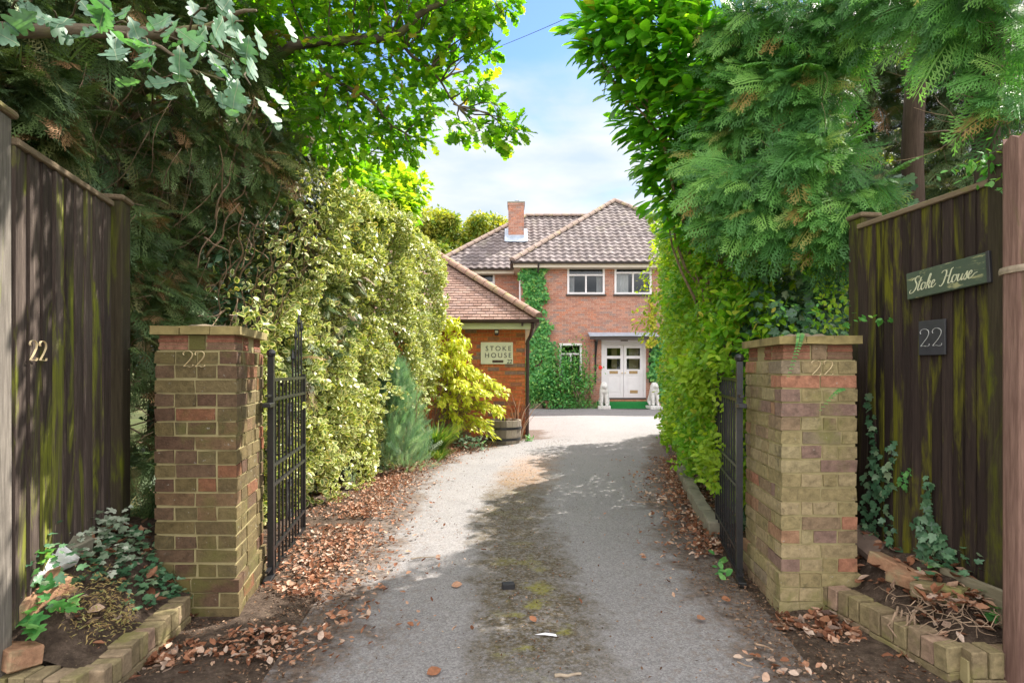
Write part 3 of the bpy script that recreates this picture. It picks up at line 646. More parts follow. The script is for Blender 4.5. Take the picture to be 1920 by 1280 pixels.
# ------------------------------------------------------------------ gate pillars
def pillar(label, foot, ncourse, brick, seed, cap_h=.045, H=.078):
    """foot: four ground corners (front-left, front-right, back-right, back-left)"""
    f = [Vector(p) for p in foot]; c = sum(f, Vector()) / 4
    e = empty('brick_pillar', c, label, 'pillar', 'brick gate pillars')
    Ls = (f[1] - f[0]).length; Lt = ((f[3] - f[0]).length + (f[2] - f[1]).length) / 2
    rs = random.Random(seed)
    def bl(s, t, z):
        s /= Ls; t /= Lt
        p = f[0] * (1 - s) * (1 - t) + f[1] * s * (1 - t) + f[2] * s * t + f[3] * (1 - s) * t
        return (p.x, p.y, z)
    def blk(mb, s0, s1, t0, t1, z0, z1, m=0, jit=.0):
        g = lambda: rs.uniform(-jit, jit)
        pts = [bl(s + g(), t + g(), z + g()) for z in (z0, z1) for (s, t) in ((s0, t0), (s1, t0), (s1, t1), (s0, t1))]
        mb.hexa(pts, m)
    B, J = .215, .011
    mb = MB(); plinth = 3
    zt = H * ncourse
    blk(mb, .007, Ls - .007, .007, Lt - .007, -.05, zt, 1)
    def course(k, s0, s1, t0, t1, z):
        zb, zz = z + J / 2, z + H - J / 2; D = .103; odd = k % 2
        for (along, a0, a1, full) in (('s', s0, s1, not odd), ('t', t0, t1, odd)):
            for side in (0, 1):
                p = a0 if full else a0 + D + J; q = a1 if full else a1 - D - J
                cur = p; first = True
                while cur < q - .03:
                    l = B if (full or not first) else B * .52
                    if rs.random() < .16: l *= .5
                    en = min(cur + l, q)
                    if q - en < .045: en = q
                    d = rs.uniform(-.0025, .0025); z0, z1 = zb + rs.uniform(-.002, .002), zz + rs.uniform(-.002, .002)
                    if along == 's':
                        if side == 0: blk(mb, cur, en, t0 + d, t0 + D, z0, z1, 0, .0034)
                        else: blk(mb, cur, en, t1 - D, t1 + d, z0, z1, 0, .0034)
                    else:
                        if side == 0: blk(mb, s0 + d, s0 + D, cur, en, z0, z1, 0, .0034)
                        else: blk(mb, s1 - D, s1 + d, cur, en, z0, z1, 0, .0034)
                    cur = en + J; first = False
    for k in range(ncourse):
        g = .0 if k >= plinth else -.016
        if k < plinth: blk(mb, g + .007, Ls - g - .007, g + .007, Lt - g - .007, H * k + .001, H * (k + 1) - .001 if k < plinth - 1 else H * (k + 1) - .012, 1)
        course(k, g, Ls - g, g, Lt - g, H * k)
    mb.build('shaft', [brick, M['mortar_pillar']], e)
    # moulded course: grooved brick slips set back from the shaft, one plain block in the middle of each face
    mb = MB(); g = .014
    blk(mb, g + .006, Ls - g - .006, g + .006, Lt - g - .006, zt + .001, zt + .088, 1)
    for q in range(4):
        z0 = zt + .006 + q * .0205; d = .004 if q % 2 else 0
        for (a0, a1) in ((g, Ls * .40), (Ls * .62, Ls - g)): blk(mb, a0 + d, a1 - .004, g + d, Lt * .3, z0, z0 + .018)
        for (b0, b1) in ((Lt * .72, Lt - g),): blk(mb, g + d, Ls - g - d, b0, b1, z0, z0 + .018)
        for (b0, b1) in ((Lt * .33, Lt * .5),): blk(mb, g + d, Ls - g - d, b0, b1, z0, z0 + .018)
    blk(mb, Ls * .415, Ls * .605, g - .006, .12, zt + .005, zt + .086, 2)
    blk(mb, .03, Ls - .03, Lt * .53, Lt * .69, zt + .005, zt + .086, 2)
    mb.build('moulded_course', [M['corbel'], M['mortar_pillar'], brick], e)
    mb = MB(); g = -.021; z0 = zt + .09
    n = 3
    for i in range(n):
        a, b = g + (Ls - 2 * g) * i / n, g + (Ls - 2 * g) * (i + 1) / n
        blk(mb, a + (0 if i == 0 else .002), b - (0 if i == n - 1 else .002), g, Lt - g, z0, z0 + cap_h, 0, .0035)
    mb.build('coping', [M['coping']], e)
    # lumpy mortar haunching on top
    V = []; F = []; nn = 12; zt2 = z0 + cap_h
    for j in range(nn + 1):
        for i in range(nn + 1):
            s, t = .03 + (Ls - .06) * i / nn, .03 + (Lt - .06) * j / nn
            ed = min(i, j, nn - i, nn - j) / nn * 2
            V.append(bl(s, t, zt2 - .004 + .026 * min(1, ed * 1.7) * (.4 + 1.0 * rs.random())))
    for j in range(nn):
        for i in range(nn): a = j * (nn + 1) + i; F.append((a, a + 1, a + nn + 2, a + nn + 1))
    mb = MB(); mb.add(V, F); mb.build('mortar_cap', M['flaunch'], e, True)
    return e
PL = [(-1.965, 3.13, 0), (-1.515, 3.13, 0), (-1.635, 3.74, 0), (-2.07, 3.74, 0)]
PR = [(1.515, 3.20, 0), (1.94, 3.20, 0), (2.02, 3.86, 0), (1.585, 3.86, 0)]
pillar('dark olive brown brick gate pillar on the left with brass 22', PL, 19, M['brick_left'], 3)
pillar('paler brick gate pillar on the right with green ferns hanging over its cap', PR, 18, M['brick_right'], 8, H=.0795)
numerals('house_number', 'pair of pale metal figures 22 on the left brick pillar', (-1.80, 3.122, 1.392), (1, 0, 0), (0, 0, 1), .088, M['brass'], .01, gap=.74)
numerals('house_number', 'faint tan figures 22 on the right brick pillar', (1.675, 3.192, 1.345), (1, 0, 0), (0, 0, 1), .085, M['cream_num'], .008)

# ------------------------------------------------------------------ fences
def fence(label, A, B, z0, z1, n, mat, railmat, seed, face, ext=()):
    """feather-edged boards from A to B (xy); face = horizontal normal towards the drive"""
    rs = random.Random(seed); A = Vector((*A, 0)); B = Vector((*B, 0)); u = (B - A); L = u.length; u.normalize(); nrm = Vector((*face, 0)).normalized()
    e = empty('wooden_fence', (A + B) / 2, label, 'fence', 'timber fences either side of the gateway')
    mb = MB(); w = L / n
    for i in range(n):
        a = i * w - .004; b = (i + 1) * w + .016; t0, t1 = .021 + rs.uniform(-.002, .003), .007
        top = z1 + rs.uniform(-.006, .004); lean = rs.uniform(-.003, .003)
        p = lambda s, d, z: A + u * (s + (lean if z > 1 else 0)) + nrm * d + Vector((0, 0, z))
        zz = [z0 + (top - z0) * k / 6 for k in range(7)]; vs = []
        for z in zz:
            wv = rs.uniform(-.0012, .0012)
            vs += [p(a, -.002, z), p(b, 0.0, z), p(b, t1 + wv, z), p(a, t0 + wv, z)]
        fs = [(3, 2, 1, 0), (24, 25, 26, 27)]
        for k in range(6):
            for q in range(4): fs.append((k * 4 + q, k * 4 + (q + 1) % 4, k * 4 + 4 + (q + 1) % 4, k * 4 + 4 + q))
        mb.add(vs, fs)
    mb.build('board_panel', mat, e)
    mb = MB()
    for q in (0,):
        c = (A + B) / 2 + Vector((0, 0, z1 + .014)) + nrm * .004
        rot = Matrix((u, nrm, Vector((0, 0, 1)))).transposed()
        mb.obox(c, (L + .01, .052, .03), rot, 0, .004)
    mb.build('capping_rail', railmat, e)
    mb = MB()
    for z in (z0 + .25, (z0 + z1) / 2, z1 - .2):
        mb = MB(); mb.obox((A + B) / 2 - nrm * .045 + Vector((0, 0, z)), (L, .08, .07), Matrix((u, nrm, Vector((0, 0, 1)))).transposed(), 0); mb.build('backing_rail', mat, e)
    return e
def post(parent, c, w, d, z0, z1, mat, rz=0.0, cap=None, capmat=None):
    mb = MB(); rot = Matrix.Rotation(rz, 3, 'Z'); mb.obox((c[0], c[1], (z0 + z1) / 2), (w, d, z1 - z0), rot, 0, .006, .0015)
    o = mb.build('post', mat, parent)
    if cap:
        mb = MB(); mb.obox((c[0], c[1], z1 + .016), (w + cap, d + cap, .03), rot, 0, .008); mb.build('post_cap', capmat or mat, o)
    return o
fl = fence('dark weathered board fence on the left with green streaks and figures 22', (-2.045, 2.32), (-2.265, 3.19), .32, 2.295, 9, M['fence'], M['rail'], 4, (.97, .245), ())
post(fl, (-2.065, 2.26), .085, .1, .1, 2.40, M['post'], R(14), .035, M['rail'])
post(fl, (-2.29, 3.28), .12, .12, .1, 2.34, M['post_dark'], R(14), .03, M['rail'])
fr = fence('dark mossy board fence on the right carrying the green name board', (2.29, 2.72), (2.185, 3.56), .30, 2.255, 13, M['fence_right'], M['rail'], 9, (-.99, -.137), ())
post(fr, (2.315, 2.655), .11, .11, .1, 2.40, M['post_dark'], R(8))
post(fr, (2.26, 3.66), .12, .12, .1, 2.34, M['post_dark'], R(8), .03, M['rail'])
mb = MB(); mb.obox((2.232, 2.86, .26), (.028, .56, .2), Matrix.Rotation(R(7.9), 3, 'Z'), 0, .004); mb.build('gravel_board', M['board_grey'], fr)
# big reddish post in front of the right fence, with a strap round it
e = empty('timber_post', (2.225, 2.40, 0), 'thick round reddish brown timber post at the right edge with pale strap', 'post')
mb = MB(); rs = random.Random(3); ring = [.122 * rs.uniform(.96, 1.04) for _ in range(22)]; V = []; F = []
for j, z in enumerate([-.1, .5, 1.0, 1.5, 2.0, 2.33]):
    for i in range(22): a = 2 * math.pi * i / 22; V.append((2.225 + ring[i] * math.cos(a), 2.40 + ring[i] * math.sin(a), z + (rs.uniform(-.02, .05) if j == 5 else 0)))
for j in range(5):
    for i in range(22): F.append((j * 22 + i, j * 22 + (i + 1) % 22, j * 22 + 22 + (i + 1) % 22, j * 22 + 22 + i))
V.append((2.225, 2.40, 2.36)); F += [(110 + i, 110 + (i + 1) % 22, 132) for i in range(22)]
mb.add(V, F); mb.build('shaft', M['post_pink'], e)
mb = MB()
mb.lathe((2.225, 2.40, 1.80), [(.12, -.016), (.131, -.014), (.133, .0), (.131, .014), (.12, .016)], 24)
mb.build('strap', M['twig_pale'], e)

fu = Vector((-2.265 + 2.045, 3.19 - 2.32, 0)).normalized()
numerals('house_number', 'pair of brass figures 22 on the dark left fence', Vector((-2.045, 2.32, 1.415)) + fu * .075 + Vector((.97, .245, 0)).normalized() * .022, fu, (0, 0, 1), .088, M['brass'], .008, gap=.84)
gu = -Vector((2.185 - 2.29, 3.56 - 2.72, 0)).normalized(); gn = Vector((-.992, -.124, 0)).normalized()
def onfence(y, z, d=.022):
    f = (y - 2.72) / .84; return Vector((2.29 - .105 * f, y, z)) + gn * d
numerals('house_number', 'small dark square plate with white 22 on the right fence', onfence(3.085, 1.50), gu, (0, 0, 1), .095, M['plate_white'], .003, (.165, .185))
# name board with script lettering
e = empty('name_board', onfence(2.97, 1.78), 'weathered green name board with cream script Stoke House on right fence', 'sign')
mb = MB(); c0 = onfence(3.16, 1.835, .036); c1 = onfence(2.70, 1.862, .036)
bu = (c1 - c0).normalized(); bn = bu.cross(Vector((0, 0, 1))).normalized(); bw = (c1 - c0).length; bup = bn.cross(bu)
mb.obox((c0 + c1) / 2, (bw, .145, .026), Matrix((bu, bup, bn)).transposed(), 0, .003); mb.build('board', M['signgreen'], e)
mb = MB(); mb.obox(c1 + bu * .011, (.018, .15, .032), Matrix((bu, bup, bn)).transposed(), 0, .002); mb.build('end_strip', M['plate'], e)
so_ = c0 + bu * (bw * .075) + bn * .0135 - bup * .034
k_ = .064; slant = .32
def t3(x, y, h): return so_ + bu * ((x + slant * y) * k_) + bup * (y * k_) + bn * h
mb = MB(); T1, T2, DP = .115, .038, .0016
def st(pts, dx=0): pen(mb, [(x + dx, y) for x, y in pts], t3, T1 * 1.0, T2, DP)
# S t o k e
st([(-.22, .95), (-.1, 1.05), (.1, 1.12), (.55, 1.2)]); st([(.5, 1.12), (.3, 1.2), (.12, 1.02), (.2, .8), (.38, .55), (.36, .22), (.15, -.05), (-.12, -.12), (-.22, .05), (-.08, .18)])
st([(.72, 1.05), (.62, .5), (.58, .15), (.68, 0), (.82, .12)]); st([(.52, .72), (.9, .78)])
st([(1.2, .5), (1.02, .56), (.9, .35), (.94, .08), (1.08, 0), (1.25, .18), (1.26, .42), (1.18, .54), (1.3, .48), (1.42, .5)])
st([(1.42, .1), (1.6, .6), (1.68, 1.05), (1.58, 1.12), (1.5, .7), (1.42, 0)]); st([(1.44, .25), (1.62, .55), (1.74, .5), (1.66, .34), (1.5, .3), (1.66, .2), (1.72, .02), (1.86, .06), (1.96, .22)])
st([(1.9, .25), (2.1, .35), (2.16, .5), (2.04, .58), (1.92, .4), (1.94, .1), (2.06, 0), (2.24, .12), (2.34, .26)])
# H o u s e
D0 = 2.95
st([(-.25, .95), (-.1, 1.1), (.15, 1.05), (.22, .8), (.16, .4), (.08, .1), (-.08, -.08), (-.25, 0)], D0); st([(.78, 1.15), (.62, 1.05), (.58, .7), (.54, .3), (.56, .05), (.7, .02), (.82, .16)], D0); st([(.1, .55), (.3, .62), (.6, .6)], D0)
st([(1.14, .5), (.98, .56), (.86, .35), (.9, .08), (1.04, 0), (1.2, .18), (1.22, .42), (1.12, .54), (1.28, .5), (1.4, .54)], D0)
st([(1.4, .54), (1.36, .2), (1.44, .02), (1.58, .1), (1.72, .5), (1.68, .2), (1.76, .02), (1.88, .15)], D0)
st([(1.86, .12), (2.08, .6), (2.1, .4), (2.16, .2), (2.06, .0), (1.92, .06), (2.2, .1), (2.3, .24)], D0)
st([(2.26, .25), (2.46, .35), (2.5, .5), (2.4, .58), (2.28, .4), (2.3, .1), (2.42, 0), (2.6, .12), (2.78, .3), (3.0, .34)], D0)
mb.build('script_lettering', M['signcream'], e)

# ------------------------------------------------------------------ wrought iron gates
def gate(label, A, B, zpost, seed, tall, latch_side):
    A = Vector((*A, 0)); B = Vector((*B, 0)); u = (B - A); L = u.length; u.normalize(); n = Vector((-u.y, u.x, 0))
    e = empty('iron_gate', A, label, 'gate', 'pair of open wrought iron gates')
    up = Vector((0, 0, 1)); rot = Matrix((u, n, up)).transposed()
    def bar(mb, s0, s1, z0, z1, t=.012, dd=0): mb.obox(A + u * (s0 + s1) / 2 + up * (z0 + z1) / 2 + n * dd, (s1 - s0, t, z1 - z0), rot, 0)
    mb = MB(); bar(mb, -.019, .019, .0, zpost, .038)
    mb.lathe(A + up * zpost, [(.016, 0), (.026, .008), (.03, .025), (.024, .042), (.008, .052)], 12); mb.build('hinge_stile', M['iron'], e)
    mb = MB(); bar(mb, L - .014, L + .014, .04, 1.34, .028); mb.build('closing_stile', M['iron'], e)
    for z in (.045, .19, .614, .744, 1.18, 1.31):
        mb = MB(); bar(mb, .019, L - .014, z - .010, z + .010, .022); mb.build('rail', M['iron'], e)
    nb = 9
    for i in range(1, nb + 1):
        s = L * i / (nb + 1); z1 = 1.31
        mb = MB()
        if tall and i >= 6: z1 = [1.45, 1.62, 1.74, 1.70][i - 6]
        bar(mb, s - .006, s + .006, .045, z1, .012)
        if z1 > 1.35: mb.lathe(A + u * s + up * z1, [(.007, -.01), (.016, .015), (.012, .04), (.002, .085)], 8)
        mb.build('bar', M['iron'], e)
    def scroll(cs, zc, w, h):
        for sg in (-1, 1):
            mb = MB(); q = []
            for k in range(20, -1, -1):
                a = k / 20 * 2 * math.pi * 1.2; r = .032 * (1 - .62 * k / 20); q.append((w * .5 - .036 - r * math.cos(a + .5) * -1 - .03, -h * .5 + .05 + r * math.sin(a + .5)))
            for k in range(1, 14): a = -math.pi * .42 + math.pi * .84 * k / 14; q.append((w * .12 + w * .4 * math.cos(a), h * .5 * math.sin(a)))
            for k in range(21):
                a = k / 20 * 2 * math.pi * 1.2; r = .032 * (1 - .62 * k / 20); q.append((w * .5 - .066 + r * math.cos(a + .5), h * .5 - .05 - r * math.sin(a + .5) * -1 * .9 - .01))
            mb.tube([A + u * (cs + sg * x) + up * (zc + z) - n * (.012 * latch_side * -1) for x, z in q], .0065, 6); mb.build('scroll', M['iron_highlight'], e)
    scroll(L * .56, .96, .16, .36); scroll(L * .56, .40, .16, .34)
    for z in (.05, 1.17):
        mb = MB(); mb.obox(A - u * .03 + up * (z - .02) - u * .03, (.13, .05, .028), rot, 0, .003); mb.obox(A - u * .05 + up * (z + .04), (.12, .02, .014), rot, 0)
        mb.build('hinge', M['iron'], e)
    mb = MB(); bar(mb, L + .0142, L + .06, .60, .63, .02); mb.build('latch', M['iron'], e)
    return e
gate('open black iron gate leaf on the left half swallowed by variegated hedge', (-1.575, 3.72), (-1.755, 4.80), 1.46, 3, True, 1)
gate('open black iron gate leaf on the right beside the pale pillar', (1.47, 3.68), (1.70, 4.72), 1.43, 4, False, -1)
# hinge straps reaching back to the brickwork
for (x0, x1, y, z) in ((-1.66, -1.575, 3.70, 1.17), (1.47, 1.60, 3.66, 1.17)): pass

# ------------------------------------------------------------------ brick edgings of the two raised beds
def edging(label, pts, ztop, seed, mat):
    """low wall along pts: one stretcher course with a soldier course standing on it"""
    rs = random.Random(seed); e = empty('brick_edging', (*pts[0], 0), label, 'garden edging', 'low brick edgings of the raised beds')
    mb = MB(); cr = MB(); H1 = .072
    for (p, q), first in zip(zip(pts, pts[1:]), [True] + [False] * 9):
        p = Vector((*p, 0)); q = Vector((*q, 0)); u = (q - p); L = u.length; u.normalize(); n = Vector((u.y, -u.x, 0)); up = Vector((0, 0, 1))
        rot = Matrix((u, n, up)).transposed(); a = 0.0
        while a < L - .03:
            l = min(.215, L - a); mb.obox(p + u * (a + l / 2) + up * (H1 / 2 - .012) + n * rs.uniform(-.004, .004), (l - .008, .1, H1 - .004), rot @ Matrix.Rotation(rs.uniform(-.02, .02), 3, 'Z'), 0, .004, .0018); a += l
        a = 0.0
        while a < L - .03:
            l = min(.068 + rs.uniform(0, .006), L - a); hh = ztop - H1 + rs.uniform(-.012, .006)
            mb.obox(p + u * (a + l / 2) + up * (H1 - .008 + hh / 2) + n * rs.uniform(-.006, .006), (l - .007, .102, hh), rot @ Matrix.Rotation(rs.uniform(-.03, .03), 3, 'Y'), 0, .004, .002); a += l
        mb.obox((p + q) / 2 + up * (ztop / 2 - .03), (L - .02, .07, ztop - .05), rot, 1)
    mb.build('brickwork', [mat, M['mortar_pillar']], e)
    return e
edging('low mossy brick edging of the left bed below the ivy', [(-1.775, 3.06), (-1.70, 2.28), (-2.5, 2.30)], .172, 5, M['brick_bed'])
edging('low mossy brick edging of the right bed beside fallen leaves', [(2.6, 2.47), (1.94, 2.47), (1.79, 3.22)], .185, 6, M['brick_bed'])
def bedz_l(x, y): return .12 + .33 * sm(-x, 1.76, 2.12) * (.2 + .8 * sm(y, 2.28, 2.52))
def bedz_r(x, y): return .12 + .21 * sm(x, 1.85, 2.2) * (.15 + .85 * sm(y, 2.5, 2.8))
lumpy('bed_soil', lambda y: (-2.75, -1.755 + .08 * (3.1 - y)), 2.33, 3.5, 46, 40, bedz_l, M['soil'], 21)
lumpy('bed_soil', lambda y: (1.84 + .2 * (3.2 - y), 2.8), 2.51, 3.9, 46, 40, bedz_r, M['soil'], 23)
def bedhit(px, py, zf):
    for k in range(400):
        p = W(px, py, 2.0 + k * .005)
        if p.z <= zf(p.x, p.y) + .01: return p
    return W(px, py, 3.2)
BH = lambda px, py: bedhit(px, py, bedz_l)
BR = lambda px, py: bedhit(px, py, bedz_r) + Vector((0, 0, .035))
def loose(name, label, c, size, rot, mat, cat, group=None, bev=.006):
    mb = MB(); r = Matrix.Rotation(R(rot[2]), 3, 'Z') @ Matrix.Rotation(R(rot[0]), 3, 'X') @ Matrix.Rotation(R(rot[1]), 3, 'Y')
    mb.obox((0, 0, 0), size, r, 0, bev, .003); o = mb.build(name, mat); o.location = c; return tag(o, label, cat, group)
M['slab'] = plain('brown slab', (.17, .12, .095), .9, .3, 14, bump=.5)
GB = 'loose bricks lying in the raised beds'
loose('brick', 'loose red brick in the right bed nearest the pillar', BR(1672, 1072), (.1, .215, .065), (8, 10, 18), M['brick_loose'], 'brick', GB)
loose('brick', 'loose red brick in the right bed, middle of three', BR(1708, 1098), (.12, .19, .068), (4, -6, 30), M['brick_loose'], 'brick', GB)
loose('brick', 'pale mossy loose brick in the right bed, front of three', BR(1762, 1122), (.13, .215, .068), (-6, 4, 38), M['brick_bed'], 'brick', GB)
loose('brick', 'red brick lying in the left bed behind dried plant', BH(75, 1122), (.07, .26, .075), (10, 4, -14), M['brick_loose'], 'brick', GB)
loose('brick', 'red brick at the bottom left corner of the left bed', BH(22, 1222), (.12, .24, .08), (0, 8, 64), M['brick_loose'], 'brick', GB)
loose('stone_slab', 'brown slab leaning on ivy behind the right pillar', BR(1618, 1035) + Vector((0, 0, .03)), (.16, .22, .05), (24, -10, 20), M['slab'], 'slab')
loose('stone_slab', 'white lichened slab in the left bed against the fence', BH(72, 1080) + Vector((0, 0, .03)), (.10, .30, .05), (8, 34, -14), M['stone_white'], 'slab')
loose('stone_slab', 'grey upright slab corner in left bed among pale ivy', BH(140, 1045) + Vector((0, 0, .03)), (.09, .12, .13), (8, 16, -14), M['conc'], 'slab')
loose('stone_slab', 'small white stone at the left edge, standing under the fence post', BH(14, 1112) + Vector((0, 0, .03)), (.07, .09, .14), (10, 14, 20), M['stone_white'], 'slab')
loose('timber_plank', 'short grey plank on edge in the right bed by the post', (2.2, 2.70, .30), (.035, .36, .17), (0, 0, 8), M['board_grey'], 'plank')
# stone kerb under the right hedge and tarmac crumbs
mb = MB(); rs = random.Random(5); y = 4.6
while y < 7.2:
    l = rs.uniform(.3, .5); x = interp(RE, y) + .12
    mb.obox((x + .04, y + l / 2, .05), (.12, l - .012, .18), Matrix.Rotation(-.16, 3, 'Z'), 0, .012, .006); y += l
tag(mb.build('stone_kerb', M['conc']), 'low stone kerb under the bright hedge beyond the right gate', 'kerb')
# ------------------------------------------------------------------ roofs
def roof_tiles(name, poly, style, mat, parent):
    """tiles on a planar polygon; poly[0] -> poly[1] is the eave (left to right seen from outside)"""
    P = [Vector(p) for p in poly]; u = (P[1] - P[0]).normalized(); nrm = (P[1] - P[0]).cross(P[-1] - P[0]).normalized(); v = nrm.cross(u)
    UV = [((p - P[0]).dot(u), (p - P[0]).dot(v)) for p in P]; vmax = max(b for a, b in UV); n = len(P)
    def span(vv):
        xs = []
        for i in range(n):
            (a0, b0), (a1, b1) = UV[i], UV[(i + 1) % n]
            if min(b0, b1) - 1e-9 <= vv <= max(b0, b1) + 1e-9 and abs(b1 - b0) > 1e-9: xs.append(a0 + (a1 - a0) * (vv - b0) / (b1 - b0))
        return (min(xs), max(xs)) if len(xs) >= 2 else None
    mb = MB(); rs = random.Random(len(P) * 17 + int(vmax * 100))
    def pt(a, b, h): return P[0] + u * a + v * b + nrm * h
    w, ex = (.27, .285) if style == 'pan' else (.168, .105)
    i = 0; b = -.04
    while b < vmax:
        s0, s1 = span(max(b, .001)), span(min(b + ex, vmax - .001))
        if s0 is None: break
        lo = min(s0[0], s1[0] if s1 else s0[0]); hi = max(s0[1], s1[1] if s1 else s0[1])
        k0 = math.floor(lo / w) - 1; k1 = math.ceil(hi / w) + 1; off = (w / 2 if (i % 2 and style != 'pan') else 0)
        for k in range(k0, k1):
            a = k * w + off; dz = rs.uniform(-.003, .003); lift = .026 if style == 'pan' else .017
            if style == 'pan':
                q = 8; ws = [(.020 * math.cos(2 * math.pi * (j / q)) + .02) for j in range(q + 1)]
                vs = [pt(a + w * j / q, b - .02, ws[j] + lift + dz) for j in range(q + 1)] + [pt(a + w * j / q, b + ex + .02, ws[j] + dz - .004) for j in range(q + 1)] + [pt(a + w * j / q, b - .02, ws[j] + lift - .024 + dz) for j in range(q + 1)]
                fs = []
                for j in range(q): fs += [(j, j + 1, q + 2 + j, q + 1 + j), (2 * q + 2 + j, 2 * q + 3 + j, j + 1, j)]
            else:
                g = .004
                vs = [pt(a + g, b - .008, lift + dz), pt(a + w - g, b - .008, lift + dz + rs.uniform(-.002, .002)), pt(a + w - g, b + ex + .01, .002), pt(a + g, b + ex + .01, .002), pt(a + g, b - .008, lift - .014), pt(a + w - g, b - .008, lift - .014)]
                fs = [(0, 1, 2, 3), (4, 5, 1, 0), (0, 3, 4), (1, 5, 2)]
            mb.add(vs, fs, 0)
        b += ex; i += 1
    me = mb.mesh(name, [mat, M['underlay']]); bm = bmesh.new(); bm.from_mesh(me)
    cen = sum(P, Vector()) / n
    for i in range(1, n):
        A, B = P[i], P[(i + 1) % n]; o = (B - A).cross(nrm).normalized()
        if o.dot(cen - A) > 0: o = -o
        bmesh.ops.bisect_plane(bm, geom=bm.verts[:] + bm.edges[:] + bm.faces[:], plane_co=A, plane_no=o, clear_outer=True)
    vs = [bm.verts.new(p - nrm * .012) for p in P]; f = bm.faces.new(vs); f.material_index = 1
    bm.to_mesh(me); bm.free(); return link(name, me, parent)
def ridge_run(name, A, B, r, seg, mat, parent, lift=.03):
    A = Vector(A); B = Vector(B); L = (B - A).length; d = (B - A).normalized(); mb = MB(); n = max(1, round(L / seg)); side = d.cross(Vector((0, 0, 1))).normalized(); up = side.cross(d)
    for i in range(n):
        a, b = A + d * (L * i / n), A + d * (L * (i + 1) / n - .012); vs = []; q = 8
        for (c, rr) in ((a, r * 1.05), (b, r * .97)):
            for k in range(q + 1):
                t = math.pi * (k / q) * 1.1 - .05 * math.pi; vs.append(c + side * math.cos(t) * rr + up * (math.sin(t) * rr * .85 + lift - r * .15))
        fs = [(k, k + 1, q + 2 + k, q + 1 + k) for k in range(q)] + [tuple(range(q + 1)), tuple(range(2 * q + 1, q, -1))]
        mb.add(vs, fs)
    return mb.build(name, mat, parent)

# ------------------------------------------------------------------ the house
hs = empty('brick_house', (4.2, 21, 0), 'two storey red brick house with hipped tiled roofs at the end of the drive', 'house')
YW, YM = 20.4, 21.7              # front walls of the wing and of the recessed left range
XL, XR = .344, 8.15
EZ = 5.12
holes = [(1.98 - XL, 3.32 - XL, 4.06, 5.12), (3.67 - XL, 5.0 - XL, 4.06, 5.12), (5.38 - XL, 6.6 - XL, 4.06, 5.12), (2.80 - XL, 4.98 - XL, .0, 2.44), (1.7 - XL, 2.5 - XL, .95, 2.3), (5.5 - XL, 7.4 - XL, .95, 2.3)]
mb = MB(); wall_bricks(mb, (XL, YW, 0), (1, 0, 0), (0, -1, 0), XR - XL, 0, EZ + .05, holes, seed=2)
wall_bricks(mb, (XL, YM, 0), (0, -1, 0), (-1, 0, 0), YM - YW, 0, EZ + .05, seed=3)
wall_bricks(mb, (-3.0, YM, 0), (1, 0, 0), (0, -1, 0), XL + 3.0, 0, EZ + .05, [(-2.25 + 3.0, -.66 + 3.0, 3.9, 5.05)], seed=4)
wall_bricks(mb, (XR, YW, 0), (0, 1, 0), (1, 0, 0), 8.0, 0, EZ + .05, seed=5)
wall_bricks(mb, (-3.0, YW + 8, 0), (0, -1, 0), (-1, 0, 0), YW + 8 - YM, 0, EZ + .05, seed=6)
mb.quad((-3, YW + 8, 0), (XR, YW + 8, 0), (XR, YW + 8, EZ), (-3, YW + 8, EZ), 1)
for (a, b, c, d) in holes[:3] + holes[4:]:
    x0, x1 = a + XL, b + XL; y1 = YW + .16
    for p in (((x0, YW, c), (x0, y1, c), (x0, y1, d), (x0, YW, d)), ((x1, YW, c), (x1, y1, c), (x1, y1, d), (x1, YW, d)), ((x0, YW, c), (x1, YW, c), (x1, y1, c), (x0, y1, c)), ((x0, YW, d), (x1, YW, d), (x1, y1, d), (x0, y1, d))): mb.quad(*p, 1)
mb.build('wall', [M['brick_house'], M['mortar_house']], hs)
# rooms behind the glass
for (x0, x1, y, z0, z1) in ((1.9, 3.4, YW, 4.0, 5.15), (3.6, 5.1, YW, 4.0, 5.15), (5.3, 6.7, YW, 4.0, 5.15), (-2.3, -.6, YM, 3.85, 5.1), (1.05, 2.5, YW, .9, 2.35), (5.45, 7.45, YW, .9, 2.35)):
    yb, y0 = y + 2.6, y + .17; mb = MB()
    mb.quad((x0, yb, z0), (x1, yb, z0), (x1, yb, z1), (x0, yb, z1)); mb.quad((x0, y0, z0), (x0, yb, z0), (x0, yb, z1), (x0, y0, z1)); mb.quad((x1, y0, z0), (x1, yb, z0), (x1, yb, z1), (x1, y0, z1))
    mb.quad((x0, y0, z0), (x1, y0, z0), (x1, yb, z0), (x0, yb, z0)); mb.quad((x0, y0, z1), (x1, y0, z1), (x1, yb, z1), (x0, yb, z1)); mb.build('room', M['room'], hs)
